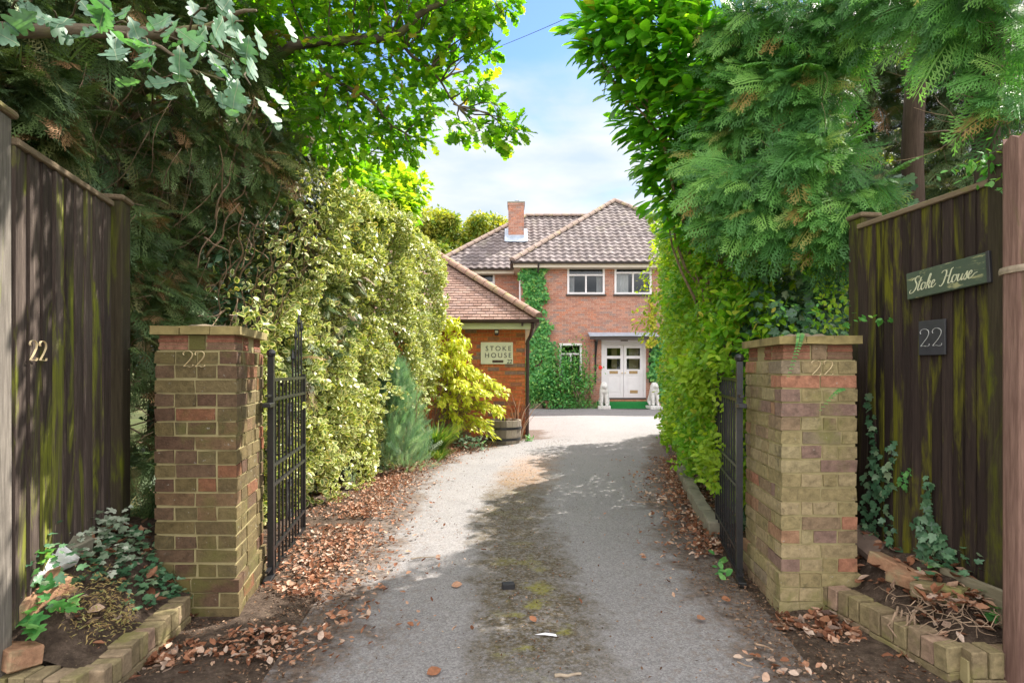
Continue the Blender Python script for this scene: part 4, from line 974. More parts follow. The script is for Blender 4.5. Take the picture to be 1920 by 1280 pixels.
def window(x0, x1, z0, z1, Y, curtains, light=.3, parent=hs, sill=True):
    w = MB(); f = .07; d0, d1 = Y - .03, Y + .07
    for (a, b, c, d) in ((x0, x0 + f, z0, z1), (x1 - f, x1, z0, z1), (x0 + f, x1 - f, z0, z0 + f), (x0 + f, x1 - f, z1 - f, z1)): w.box(a, b, d0, d1, c, d)
    zt = z1 - f - light; xm = (x0 + x1) / 2
    w.box(x0 + f, x1 - f, d0 + .005, d1 - .005, zt - .03, zt + .03); w.box(xm - .028, xm + .028, d0 + .008, d1 - .008, z0 + f, zt - .03)
    fr_ = w.build('window', M['white'], parent)
    g = MB(); g.quad((x0 + f, Y + .03, z0 + f), (x1 - f, Y + .03, z0 + f), (x1 - f, Y + .03, z1 - f), (x0 + f, Y + .03, z1 - f)); g.build('pane', M['glass'], fr_)
    for (a, b, mt) in curtains:
        c = MB(); n = 26; vs = []; fs = []
        for k in range(n + 1):
            x = a + (b - a) * k / n; yy = Y + .17 + .02 * math.sin(k * 1.9); vs += [(x, yy, z0 + .02), (x, yy, zt)]
        fs = [(2 * k, 2 * k + 2, 2 * k + 3, 2 * k + 1) for k in range(n)]; c.add(vs, fs); c.build('curtain', mt, fr_)
    if sill:
        s_ = MB(); s_.box(x0 - .05, x1 + .05, Y - .09, Y + .02, z0 - .06, z0 - .002, 0, .006); s_.build('sill', M['lead'] if sill == 2 else M['gutter'], fr_)
    return fr_
window(1.98, 3.32, 4.06, 5.12, YW, [(2.05, 2.25, M['curtain']), (3.05, 3.25, M['curtain'])])
window(3.67, 5.0, 4.06, 5.12, YW, [(3.74, 4.2, M['curtain'])], .22)
window(5.38, 6.6, 4.06, 5.12, YW, [(5.45, 5.7, M['curtain'])])
window(-2.25, -.66, 3.9, 5.05, YM, [(-1.0, -.75, M['curtain'])])
window(1.7, 2.5, .95, 2.3, YW, [(1.75, 1.9, M['curtain'])])
window(5.5, 7.4, .95, 2.3, YW, [(5.6, 5.9, M['curtain'])])
# roofs
ex0, ey, ez = XL - .32, YW - .45, 5.16
hw = 4.35; wx1 = ex0 + 2 * hw; rise = .775
pk = (ex0 + hw, ey + hw, ez + hw * rise)
rb = YW + 8.4
roof = roof_tiles('roof', [(ex0, ey, ez), (wx1, ey, ez), pk], 'pan', M['pantile'], hs)
rk = (pk[0], rb - hw, pk[2])
roof_tiles('roof_slope', [(wx1, ey, ez), (wx1, rb, ez), rk, pk], 'pan', M['pantile'], roof)
my = YM - .45; md = 3.75; mx0 = -3.15
mr = (mx0 + md, my + md, ez + md * rise)
mrr = (pk[0] - (pk[2] - mr[2]) / rise, my + md, mr[2])
roof_tiles('roof_slope', [(ex0, rb, ez), (ex0, ey, ez), pk, rk], 'pan', M['pantile'], roof)
roof_tiles('roof_slope', [(mx0, my, ez), (ex0 + (my - ey) * 0 + .0, my, ez), (ex0 + md, my + md, mr[2]), mr], 'pan', M['pantile'], roof)
roof_tiles('roof_slope', [(mx0, my + 2 * md, ez), (mx0, my, ez), mr], 'pan', M['pantile'], roof)
ridge_run('hip_tiles', (ex0, ey, ez), pk, .13, .42, M['ridge'], roof, .05); ridge_run('hip_tiles', (wx1, ey, ez), pk, .13, .42, M['ridge'], roof, .05)
ridge_run('ridge_tiles', pk, rk, .13, .42, M['ridge'], roof, .05)
ridge_run('hip_tiles', (mx0, my, ez), mr, .13, .42, M['ridge'], roof, .05); ridge_run('ridge_tiles', mr, (ex0 + md, mr[1], mr[2]), .13, .42, M['ridge'], roof, .05)
mb = MB()
for (x0, x1, y0, y1) in ((ex0 + .02, wx1 - .02, ey + .05, ey + .075), (mx0 + .02, ex0 + .05, my + .05, my + .075)): mb.box(x0, x1, y0, y1, ez - .20, ez - .015)
mb.box(ex0 + .045, ex0 + .07, ey + .08, my + .05, ez - .2, ez - .015)
mb.box(ex0 + .07, wx1 - .02, ey + .075, YW + .1, ez - .195, ez - .175); mb.box(mx0 + .02, ex0 + .045, my + .075, YM + .1, ez - .195, ez - .175); mb.box(ex0 + .072, XL + .1, YW + .1, YM, ez - .194, ez - .176)
mb.build('fascia', M['fascia'], hs)
def gutter(name, A, B, r, mat, parent):
    mb = MB(); A = Vector(A); B = Vector(B); d = (B - A).normalized(); s = d.cross(Vector((0, 0, 1))); vs = []; q = 8
    for rr in (r, r * .86):
        for c in (A, B):
            for k in range(q + 1):
                t = math.pi + math.pi * k / q; vs.append(c + s * math.cos(t) * rr + Vector((0, 0, math.sin(t) * rr)))
    m_ = q + 1; fs = []
    for k in range(q): fs += [(k, k + 1, m_ + k + 1, m_ + k), (2 * m_ + k, 3 * m_ + k, 3 * m_ + k + 1, 2 * m_ + k + 1), (k, 2 * m_ + k, 2 * m_ + k + 1, k + 1), (m_ + k, m_ + k + 1, 3 * m_ + k + 1, 3 * m_ + k)]
    for k in (0, q): fs.append((k, m_ + k, 3 * m_ + k, 2 * m_ + k))
    mb.add(vs, fs); return mb.build(name, mat, parent)
gutter('gutter', (ex0 - .03, ey - .035, ez - .03), (wx1 + .03, ey - .035, ez - .03), .062, M['gutter'], hs)
gutter('gutter', (mx0 - .03, my - .035, ez - .03), (ex0 - .0, my - .035, ez - .03), .062, M['gutter'], hs)
gutter('gutter', (ex0 - .035, ey - .03, ez - .03), (ex0 - .035, my, ez - .03), .062, M['gutter'], hs)
mb = MB(); mb.tube([(.93, ey - .035, ez - .06), (.93, ey + .1, ez - .22), (.93, YW - .06, ez - .42), (.93, YW - .06, .1)], .036, 10); mb.build('downpipe', M['gutter'], hs)
mb = MB(); mb.tube([(XL - .05, YW + .1, ez - .25), (XL - .05, YW + .1, .1)], .04, 10); mb.build('downpipe', M['white'], hs)
# chimney
ch = MB(); cx0, cx1, cy0, cy1 = -.14, .48, 23.15, 23.85
def cwall(z0, z1, sh):
    wall_bricks(ch, (cx0 - sh, cy0 - sh, 0), (1, 0, 0), (0, -1, 0), cx1 - cx0 + 2 * sh, z0, z1, bl=.2, seed=31); wall_bricks(ch, (cx1 + sh, cy0 - sh, 0), (0, 1, 0), (1, 0, 0), cy1 - cy0 + 2 * sh, z0, z1, bl=.2, seed=32)
    wall_bricks(ch, (cx0 - sh, cy1 + sh, 0), (0, -1, 0), (-1, 0, 0), cy1 - cy0 + 2 * sh, z0, z1, bl=.2, seed=33); wall_bricks(ch, (cx1 + sh, cy1 + sh, 0), (-1, 0, 0), (0, 1, 0), cx1 - cx0 + 2 * sh, z0, z1, bl=.2, seed=34)
cwall(6.2, 8.06, 0); cwall(8.06, 8.14, .03)
ch.box(cx0 - .03, cx1 + .03, cy0 - .03, cy1 + .03, 8.05, 8.062, 1)
cho = ch.build('chimney', [M['brick_house'], M['mortar_house']], hs)
mb = MB(); mb.box(cx0 - .05, cx1 + .05, cy0 - .05, cy1 + .05, 8.141, 8.19, 0, .015); mb.build('chimney_cap', M['conc'], cho)
mb = MB(); mb.lathe((.2, 23.5, 8.19), [(.1, 0), (.08, .05), (.08, .12), (.1, .14), (.04, .17)], 12); mb.build('chimney_pot', M['lead'], cho)
mb = MB()
zf = lambda y: ez + (y - my) * rise
def onr(x, y, h=.07): return (x, y - h * .6, zf(y) + h)
mb.add([onr(cx0 - .1, cy0 - .26), onr(cx1 + .1, cy0 - .26), onr(cx1 + .1, cy0 + .02), onr(cx0 - .1, cy0 + .02)], [(0, 1, 2, 3)])
mb.box(cx0 - .022, cx1 + .022, cy0 - .024, cy0 - .012, zf(cy0) - .05, zf(cy0) + .2)
for (xa, xb) in ((cx0 - .16, cx0 - .012), (cx1 + .012, cx1 + .16)): mb.add([onr(xa, cy0 - .24, .075), onr(xb, cy0 - .24, .075), onr(xb, cy1, .075), onr(xa, cy1, .075)], [(0, 1, 2, 3)])
for xs in (cx0 - .018, cx1 + .012):
    mb.add([(xs, cy0 - .02, zf(cy0) - .05), (xs, cy1, zf(cy1) - .05), (xs, cy1, zf(cy1) + .15), (xs, cy0 - .02, zf(cy0) + .2), (xs + .006, cy0 - .02, zf(cy0) - .05), (xs + .006, cy1, zf(cy1) - .05), (xs + .006, cy1, zf(cy1) + .15), (xs + .006, cy0 - .02, zf(cy0) + .2)], [(0, 1, 2, 3), (4, 5, 6, 7), (3, 2, 6, 7), (0, 3, 7, 4)])
mb.build('flashing', M['lead'], cho)
mb = MB(); p = onr(1.42, 22.95, .1); mb.obox(p, (.16, .2, .16), Matrix.Rotation(R(38), 3, 'X'), 0, .02); mb.build('roof_vent', M['lead'], roof)
# entrance: piers, double doors, canopy on iron brackets, steps
dx0, dx1 = 3.22, 4.77
for (a, b) in ((2.80, dx0 - .03), (dx1 + .03, 4.98)):
    mb = MB(); wall_bricks(mb, (a, YW - .06, 0), (1, 0, 0), (0, -1, 0), b - a, 0, 2.44, bl=.15, seed=int(a * 10)); wall_bricks(mb, (a, YW + .02, 0), (0, -1, 0), (-1, 0, 0), .08, 0, 2.44, seed=41); wall_bricks(mb, (b, YW - .06, 0), (0, 1, 0), (1, 0, 0), .08, 0, 2.44, seed=42); mb.build('door_pier', [M['brick_house'], M['mortar_house']], hs)
mb = MB(); z0, z1 = .30, 2.42
for (a, b, c, d) in ((dx0 - .03, dx0 + .07, z0, z1), (dx1 - .07, dx1 + .03, z0, z1), (dx0 + .07, dx1 - .07, z1 - .16, z1)): mb.box(a, b, YW - .04, YW + .1, c, d)
mb.build('door_frame', M['white_lilac'], hs)
xm = (dx0 + dx1) / 2
for sg in (0, 1):
    a, b = (dx0 + .075, xm - .006) if sg == 0 else (xm + .006, dx1 - .075); yf = YW - .01; s = .105
    mb = MB(); zt = z1 - .165
    mb.box(a, a + s, yf, yf + .05, z0 + .01, zt); mb.box(b - s, b, yf, yf + .05, z0 + .01, zt)
    for (c, d) in ((z0 + .01, z0 + .2), (z0 + .86, z0 + 1.08), (z0 + 1.46, z0 + 1.56), (zt - .12, zt)): mb.box(a + s, b - s, yf + .002, yf + .048, c, d)
    mb.box(a + s, b - s, yf + .018, yf + .04, z0 + .2, z0 + .86)
    mb.box(a + s + .05, b - s - .05, yf + .008, yf + .018, z0 + .26, z0 + .80, 0, .004)
    lf = mb.build('door', M['white_lilac'], hs)
    mb = MB(); mb.quad((a + s, yf + .025, z0 + 1.08), (b - s, yf + .025, z0 + 1.08), (b - s, yf + .025, zt - .12), (a + s, yf + .025, zt - .12)); mb.build('pane', M['glass'], lf)
    mb = MB(); cx = (a + b) / 2; mb.box(cx - .15, cx + .15, yf - .012, yf + .001, z0 + .92, z0 + 1.02, 0, .003); mb.build('letter_plate', M['copper'], lf)
    if sg == 1: mb = MB(); mb.box(cx - .12, cx + .16, yf + .004, yf + .017, z0 + .22, z0 + .33, 0, .003); mb.build('letter_plate', M['copper'], lf)
    hx = b - .05 if sg == 0 else a + .05
    mb = MB(); mb.tube([(hx, yf, z0 + .95), (hx, yf - .05, z0 + .95)], .016, 8); mb.obox((hx - .0, yf - .06, z0 + .95), (.05, .05, .05), Matrix.Identity(3), 0, .018); mb.build('knob', M['brass'], lf)
mb = MB()
mb.quad((dx0, YW + 2.2, .3), (dx1, YW + 2.2, .3), (dx1, YW + 2.2, 2.4), (dx0, YW + 2.2, 2.4)); mb.quad((dx0, YW + .11, .3), (dx0, YW + 2.2, .3), (dx0, YW + 2.2, 2.4), (dx0, YW + .11, 2.4)); mb.quad((dx1, YW + .11, .3), (dx1, YW + 2.2, .3), (dx1, YW + 2.2, 2.4), (dx1, YW + .11, 2.4))
mb.quad((dx0, YW + .11, .3), (dx1, YW + .11, .3), (dx1, YW + 2.2, .3), (dx0, YW + 2.2, .3)); mb.quad((dx0, YW + .11, 2.4), (dx1, YW + .11, 2.4), (dx1, YW + 2.2, 2.4), (dx0, YW + 2.2, 2.4)); mb.build('hallway', M['room'], hs)
mb = MB()
for (a, b) in ((3.62, 3.82), (4.25, 4.6)):
    mb.quad((a, YW + .3, .3), (b, YW + .3, .3), (b, YW + .3, 2.3), (a, YW + .3, 2.3))
mb.build('hall_curtain', M['curtain_tan'], hs)
cn = MB(); n = 18
for k in range(n):
    a0, a1 = 2.72 + 2.42 * k / n, 2.72 + 2.42 * (k + 1) / n; bow = lambda x: .45 + .22 * (1 - ((x - 3.93) / 1.21) ** 2)
    p = [(a0, YW - bow(a0), 2.53), (a1, YW - bow(a1), 2.53), (a1, YW, 2.67), (a0, YW, 2.67)]; q = [(x, y, z + .035) for x, y, z in p]
    cn.add(p + q, [(0, 1, 5, 4), (4, 5, 6, 7), (3, 2, 1, 0)] + ([(3, 0, 4, 7)] if k == 0 else []) + ([(1, 2, 6, 5)] if k == n - 1 else []))
cno = cn.build('canopy', M['lead'], hs)
fb = MB()
for k in range(n):
    a0, a1 = 2.74 + 2.38 * k / n, 2.74 + 2.38 * (k + 1) / n; bow = lambda x: .41 + .22 * (1 - ((x - 3.93) / 1.21) ** 2)
    fb.hexa([(a0, YW - bow(a0), 2.42), (a1, YW - bow(a1), 2.42), (a1, YW - bow(a1) + .03, 2.42), (a0, YW - bow(a0) + .03, 2.42), (a0, YW - bow(a0), 2.526), (a1, YW - bow(a1), 2.526), (a1, YW - bow(a1) + .03, 2.526), (a0, YW - bow(a0) + .03, 2.526)])
fb.build('canopy_board', M['gutter'], cno)
for x in (2.98, 4.92):
    mb = MB(); mb.box(x - .03, x + .03, YW - .1, YW - .062, .9, 2.42); mb.box(x - .028, x + .028, YW - .5, YW - .1, 2.36, 2.42); mb.tube([(x, YW - .1, 1.8), (x, YW - .22, 2.0), (x, YW - .46, 2.36)], .03, 6); mb.build('canopy_bracket', M['iron'], cno)
mb = MB(); mb.box(3.8, 4.05, YW - .52, YW - .48, 2.36, 2.4); mb.build('porch_light', M['gutter'], cno)
mb = MB(); mb.box(2.95, 4.98, YW - .42, YW - .06, 0, .22, 0, .01); mb.box(3.1, 4.85, YW - .3, YW - .055, .221, .30, 0, .008); mb.build('step', [M['brick_loose']], hs)
mb = MB(); mb.box(3.15, 4.8, YW - .06, YW - .03, .301, .36); mb.build('threshold', M['gutter'], hs)
V = []; F = []; nx, ny = 60, 14
for j in range(ny + 1):
    for i in range(nx + 1):
        x = 2.98 + 2.15 * i / nx; t = j / ny; y = YW - .30 - .55 * t
        z = (.235 if y > YW - .44 else .235 - .21 * min(1, (YW - .44 - y) / .06)) + .012 * random.random(); V.append((x, y, max(z, .022)))
for j in range(ny):
    for i in range(nx): a = j * (nx + 1) + i; F.append((a, a + nx + 1, a + nx + 2, a + 1))
mb = MB(); mb.add(V, F); tag(mb.build('doormat', M['mat']), 'bright green artificial grass mat draped over the front doorstep', 'doormat')

# ------------------------------------------------------------------ lion statues by the door (seated, on plinths)
def skin_mesh(nodes, edges, root=0, sub=2):
    me = bpy.data.meshes.new('sk'); me.from_pydata([n[:3] for n in nodes], edges, []); o = bpy.data.objects.new('sk', me); COL.objects.link(o)
    o.modifiers.new('s', 'SKIN'); sv = me.skin_vertices[0].data
    for i, n in enumerate(nodes): sv[i].radius = (n[3], n[3] if len(n) < 5 else n[4]); sv[i].use_root = (i == root)
    o.modifiers.new('d', 'SUBSURF').levels = sub
    dg = bpy.context.evaluated_depsgraph_get(); m2 = bpy.data.meshes.new_from_object(o.evaluated_get(dg)); bpy.data.objects.remove(o); bpy.data.meshes.remove(me); return m2
def lion(label, loc, rz):
    e = empty('lion_statue', loc, label, 'statue', 'white statues flanking the front door', rz)
    # faces -Y in its own frame: haunches at the back, chest upright, forelegs straight, head with mane and muzzle
    nodes = [(0, .12, .14, .17), (0, .06, .3, .155), (0, -.03, .44, .15), (0, -.06, .56, .145), (0, -.09, .68, .135), (0, -.20, .66, .08), (0, -.25, .64, .06),
             (.085, -.11, .40, .075), (.085, -.15, .2, .058), (.085, -.16, .03, .055), (.085, -.22, .015, .045), (-.085, -.11, .40, .075), (-.085, -.15, .2, .058), (-.085, -.16, .03, .055), (-.085, -.22, .015, .045),
             (.13, .08, .13, .085), (.14, -.02, .05, .05), (.14, -.1, .02, .035), (-.13, .08, .13, .085), (-.14, -.02, .05, .05), (-.14, -.1, .02, .035), (0, .22, .05, .035), (.1, .2, .03, .025),
             (.085, -.08, .80, .03), (-.085, -.08, .80, .03)]
    ed = [(0, 1), (1, 2), (2, 3), (3, 4), (4, 5), (5, 6), (2, 7), (7, 8), (8, 9), (9, 10), (2, 11), (11, 12), (12, 13), (13, 14), (0, 15), (15, 16), (16, 17), (0, 18), (18, 19), (19, 20), (0, 21), (21, 22), (4, 23), (4, 24)]
    m2 = skin_mesh(nodes, ed); m2.materials.append(M['stone_white']); m2.polygons.foreach_set('use_smooth', [True] * len(m2.polygons))
    b = link('body', m2, e, False); b.location = (0, 0, .12)
    mb = MB(); mb.box(-.22, .22, -.29, .27, 0, .12, 0, .015); p = mb.mesh('plinth', [M['stone_white']]); link('plinth', p, e, False)
    return e
lion('white stone seated lion statue left of the front door under red rose', (3.2, YW - .62, 0), R(-8))
lion('white stone seated lion statue right of the front door', (4.92, YW - .62, 0), R(10))

# ------------------------------------------------------------------ the garage
ga = empty('brick_garage', (-1.5, 13, 0), 'single storey orange brick garage with hipped tile roof on the left', 'garage')
GY, GX0, GX1 = 11.3, -5.2, .255
mb = MB(); wall_bricks(mb, (GX0, GY, 0), (1, 0, 0), (0, -1, 0), GX1 - GX0, 0, 2.32, seed=51); wall_bricks(mb, (GX1, GY, 0), (0, 1, 0), (1, 0, 0), 5.4, 0, 2.32, seed=52)
mb.quad((GX0, GY, 0), (GX0, GY + 5.4, 0), (GX0, GY + 5.4, 2.32), (GX0, GY, 2.32), 1); mb.quad((GX0, GY + 5.4, 0), (GX1, GY + 5.4, 0), (GX1, GY + 5.4, 2.32), (GX0, GY + 5.4, 2.32), 1)
mb.build('wall', [M['brick_garage'], M['mortar_garage']], ga)
gx1, gy, gz = .48, 11.02, 2.36; gw = 5.96; gr = .73; gx0 = GX0 - .2; gh = gw / 2
pa = (gx1 - gh, gy + gh, gz + gh * gr); pb = (gx0 + gh, gy + gh, gz + gh * gr)
if pb[0] > pa[0]: pa = pb = ((pa[0] + pb[0]) / 2, pa[1], pa[2])
rf = roof_tiles('roof', [(gx0, gy, gz), (gx1, gy, gz), pa, (pb[0] - .001, pb[1], pb[2])], 'plain', M['plaintile'], ga)
roof_tiles('roof_slope', [(gx1, gy, gz), (gx1, gy + gw, gz), pa], 'plain', M['plaintile'], rf)
roof_tiles('roof_slope', [(gx1, gy + gw, gz), (gx0, gy + gw, gz), (pb[0] - .001, pb[1], pb[2]), pa], 'plain', M['plaintile'], rf)
ridge_run('hip_tiles', (gx1 + .02, gy - .02, gz + .0), pa, .105, .34, M['ridge_red'], rf, .05); ridge_run('hip_tiles', (gx1, gy + gw, gz), pa, .105, .34, M['ridge_red'], rf, .05)
mb = MB(); mb.box(gx0, gx1 - .03, gy + .03, gy + .055, gz - .20, gz - .01); mb.box(gx1 - .055, gx1 - .03, gy + .055, gy + gw, gz - .2, gz - .01); mb.box(gx0, gx1 - .055, gy + .055, GY + .05, gz - .195, gz - .175); mb.box(GX1 - .05, gx1 - .055, GY + .05, gy + gw, gz - .196, gz - .176); mb.build('fascia', M['fascia_green'], ga)
gt = gutter('gutter', (gx0, gy - .035, gz - .03), (gx1 + .05, gy - .035, gz - .03), .06, M['pipe_brown'], ga)
mb = MB()
for x in (-1.0, .2): mb.box(x - .02, x + .02, gy - .03, gy + .03, gz - .14, gz - .09)
mb.build('bracket', M['pipe_brown'], gt)
gutter('gutter', (gx1 + .035, gy, gz - .03), (gx1 + .035, gy + gw, gz - .03), .06, M['pipe_brown'], ga)
mb = MB(); mb.tube([(.40, gy - .035, gz - .09), (.40, gy - .0, gz - .17), (.37, GY - .02, gz - .32), (.31, GY - .03, gz - .42), (.30, GY - .03, .06)], .037, 10); mb.build('downpipe', M['pipe_brown'], ga)
# sign and lamp on the garage wall
e = empty('house_sign', (-.30, GY - .02, 1.7), 'cream enamel sign with black letters STOKE HOUSE on the garage wall', 'sign')
mb = MB(); mb.box(-.62, .02, GY - .034, GY - .012, 1.48, 1.915, 0, .004); mb.build('panel', M['signcream'], e)
text_mesh('STOKE', .135, .004, M['ink'], 'lettering', e, (-.27, GY - .037, 1.745), (1, 0, 0), (0, 0, 1), 1.38)
text_mesh('HOUSE', .135, .004, M['ink'], 'lettering', e, (-.275, GY - .037, 1.61), (1, 0, 0), (0, 0, 1), 1.38)
text_mesh('22', .115, .004, M['ink'], 'number', e, (-.055, GY - .037, 1.495), (1, 0, 0), (0, 0, 1), .9, .2)
mb = MB(); mb.box(-.39, -.17, GY - .039, GY - .0345, 1.512, 1.56, 0, .001); mb.build('small_plate', M['bark'], e)
e = empty('wall_lamp', (-.305, GY, 2.12), 'small black and white bulkhead lamp on the garage wall above the sign', 'lamp')
mb = MB(); mb.box(-.345, -.265, GY - .07, GY - .011, 2.05, 2.20, 0, .012); mb.build('lamp_body', M['gutter'], e)
mb = MB(); mb.box(-.337, -.273, GY - .085, GY - .0705, 2.095, 2.145, 0, .005); mb.build('lamp_lens', M['lamp_glass'], e)
# half barrel planter
e = empty('barrel_planter', (-.16, 10.62, 0), 'half barrel planter with two iron hoops under the golden shrub', 'planter')
mb = MB(); ns = 18; c = Vector((-.16, 10.62, 0))
for k in range(ns):
    a0, a1 = 2 * math.pi * (k + .02) / ns, 2 * math.pi * (k + .98) / ns; vs = []
    for z, r in ((0, .30), (.15, .325), (.3, .335), (.44, .33)):
        for rr in (r, r - .035):
            for a in (a0, a1): vs.append(c + Vector((rr * math.cos(a), rr * math.sin(a), z)))
    fs = []
    for i in range(3):
        o = i * 4; fs += [(o, o + 1, o + 5, o + 4), (o + 3, o + 2, o + 6, o + 7), (o + 1, o + 3, o + 7, o + 5), (o + 2, o, o + 4, o + 6)]
    fs.append((12, 13, 15, 14)); mb.add(vs, fs)
mb.build('staves', M['stave'], e)
for (z, r) in ((.10, .322), (.30, .34)):
    mb = MB(); mb.lathe(c + Vector((0, 0, z)), [(r, -.022), (r + .004, -.022), (r + .006, .022), (r, .022)], 36); mb.build('hoop', M['iron'], e)
mb = MB(); mb.lathe(c, [(.30, .37), (.15, .40), (.01, .41)], 20); mb.build('soil_fill', M['soil'], e)
# overhead cable
mb = MB(); A = W(1180, -20, 16); B = W(880, 108, 30); pts = []
for k in range(24):
    t = -.35 + 1.7 * k / 23; p = A.lerp(B, t); p.z -= .35 * 4 * (t * (1 - t)) * .3; pts.append(p)
mb.tube(pts, .010, 6); tag(mb.build('overhead_cable', M['rubber']), 'thin black overhead cable crossing the sky', 'cable')
# ------------------------------------------------------------------ foliage builders
def A3(*rows): return np.array(rows, float)
def clus_leaves(centers, radii, counts, shell=.55, squash=.75):
    """points through a set of clumps, denser towards each clump's skin; returns positions and outward directions"""
    P = []; O = []
    for c, r, k in zip(centers, radii, counts):
        d = rdir(k); q = 1 - shell * RNG.random(k) ** 1.6
        P.append(np.asarray(c) + d * (q * r)[:, None] * np.array([1, 1, squash])); O.append(d)
    return np.concatenate(P), np.concatenate(O)
def limb(mb, a, b, r0, r1, sag=.0, wig=.04, n=8, sides=8, m=0, seed=None):
    rs = random.Random(seed if seed is not None else random.random()); a = Vector(a); b = Vector(b); L = (b - a).length; pts = []; k1, k2 = rs.uniform(0, 6), rs.uniform(0, 6)
    for i in range(n + 1):
        t = i / n; p = a.lerp(b, t); e = math.sin(math.pi * t)
        pts.append(p + Vector((wig * L * e * math.sin(3 * t * 2 + k1), wig * L * e * math.sin(4 * t * 2 + k2), -sag * L * e + wig * L * e * math.cos(5 * t + k1) * .6)))
    mb.tube(pts, [r0 + (r1 - r0) * i / n for i in range(n + 1)], sides, m); return pts

def broad_tree(label, base, trunk_h, crown_c, crown_r, nclump, per, leaf, mat, seed, group, trunk_r=.22, bark='bark', templ=T_KITE, name='broadleaf_tree'):
    rs = random.Random(seed); e = empty(name, base, label, 'tree', group); base = Vector(base); cc = Vector(crown_c)
    mb = MB(); top = base + Vector((rs.uniform(-.2, .2), rs.uniform(-.2, .2), trunk_h)); limb(mb, base - Vector((0, 0, .1)), top, trunk_r, trunk_r * .6, n=7, wig=.02, seed=seed)
    C = []; Rr = []
    for i in range(nclump):
        d = Vector((rs.gauss(0, 1), rs.gauss(0, 1), rs.gauss(.25, 1))).normalized(); q = rs.uniform(.35, 1.0)
        c = cc + Vector((d.x * crown_r[0] * q, d.y * crown_r[1] * q, d.z * crown_r[2] * q)); C.append(tuple(c)); Rr.append(rs.uniform(.2, .36) * min(crown_r))
        if i % 2 == 0: limb(mb, top - Vector((0, 0, rs.uniform(0, trunk_h * .3))), c, trunk_r * .35, .02, n=6, wig=.06, sides=6, seed=seed + i)
    mb.build('trunk', M[bark], e, True)
    P, O = clus_leaves(C, Rr, [per] * nclump, .7); k = len(P)
    D = unit(O * .5 + rdir(k) * .8 + A3([0, 0, -.35])); N = unit(O * .6 + rdir(k) * .6 + A3([0, 0, .7]))
    leaves('crown', mat, P, D, N, leaf * RNG.uniform(.7, 1.3, k), templ, e); return e

# ------------------------------------------------------------------ trees and shrubs far behind, and the gardens to either side
BGG = 'trees beyond the house'
bgl = [((-6.2, 46, 0), 14.2, 3.4, 'rounded olive green tree behind the house, left of the chimney'), ((-2.2, 50, 0), 14.8, 3.6, 'yellow green tree behind the house ridge next to the chimney'), ((-11, 48, 0), 14.0, 4.0, 'large tree far left behind the garage'),
       ((-17, 44, 0), 11.5, 4.2, 'large tree at the far left edge behind garage'), ((16, 44, 0), 11.0, 4.0, 'tall tree behind the right end of the house'), ((23, 40, 0), 11.5, 4.4, 'tall tree far right behind the hedge')]
for i, (b, h, r, lb) in enumerate(bgl):
    broad_tree(lb, b, h * .55, (b[0], b[1], h - r * .8), (r, r, r * .95), 46, 420, .34, M['l_bg'], 60 + i, BGG, .3)
GG = 'garden trees behind the fences'
gl = [((5.4, 8.2, 0), 3.9, 1.9, 'sunlit yellow green tree behind the right fence'), ((7.9, 7.0, 0), 4.4, 2.1, 'sunlit pale green tree furthest right behind the dark trunks'), ((4.4, 10.5, 0), 4.4, 1.9, 'green garden tree behind the right hedge'), ((9.5, 11, 0), 5.0, 2.4, 'leafy garden tree far to the right')]
for i, (b, h, r, lb) in enumerate(gl):
    broad_tree(lb, b, h * .5, (b[0], b[1], h - r * .75), (r, r, r * 1.05), 44, 330, .10, M['l_glow'], 80 + i, GG, .09)
    e_ = bpy.data.objects
gl2 = [((-6.2, 6.5, 0), 5.0, 2.4, 'dark tree behind the left fence'), ((-5.6, 3.2, 0), 5.4, 2.4, 'dark tree at the far left behind the fence'), ((-5.0, 9.4, 0), 6.6, 2.4, 'dark tree behind the variegated hedge'), ((-4.4, 7.0, 0), 5.6, 1.8, 'dark tree between the left conifer and variegated hedge'), ((-7.2, 9.6, 0), 7.0, 2.6, 'tall dark tree furthest back behind the left fence')]
for i, (b, h, r, lb) in enumerate(gl2):
    broad_tree(lb, b, h * .5, (b[0], b[1], h - r), (r, r, r * 1.15), 60, 420, .14, M['l_dark'], 90 + i, GG, .12)

# ------------------------------------------------------------------ variegated hedge on the left
def hedge_face(n, F, T, y0, y1, seed, bul=.3, dep=.5, zmin=.0):
    y = RNG.uniform(y0, y1, n); z = zmin + (np.interp(y, *T) - zmin) * RNG.random(n) ** .9
    q = np.stack([np.zeros(n), y, z], 1)
    b = (vnoise(q, 1.5, seed) - .5) * bul + (vnoise(q, 4.2, seed + 1) - .5) * bul * .75 + (vnoise(q, 9, seed + 2) - .5) * bul * .4
    d = RNG.exponential(.22, n).clip(0, 1) * dep
    return y, z, b, d
HF = ([4.2, 5.2, 7.4, 9.8], [-2.02, -1.86, -1.62, -1.36]); HT = ([4.1, 4.6, 5.0, 5.5, 6.2, 9.9], [1.75, 2.35, 2.95, 3.42, 3.5, 3.6])
e = empty('variegated_hedge', (-2.2, 7, 0), 'tall cream and green variegated hedge along the left of the drive', 'hedge')
n = 52000; y, z, b, d = hedge_face(n, HF, HT, 4.25, 9.9, 5)
top = np.interp(y, *HT); over = .30 * np.clip((z - 1.0) / 2.0, 0, 1) - .45 * np.clip((z - top + .45) / .45, 0, 1) ** 2
x = np.interp(y, *HF) + b + over - d - .05
P = np.stack([x, y, z], 1); O = unit(np.stack([np.ones(n), -.25 * np.ones(n), .35 + .9 * np.clip((z - top + .5) / .5, 0, 1)], 1) + rdir(n) * .55)
D = unit(O * .45 + rdir(n) * .85 + A3([0, 0, -.1])); N = unit(O + rdir(n) * .55)
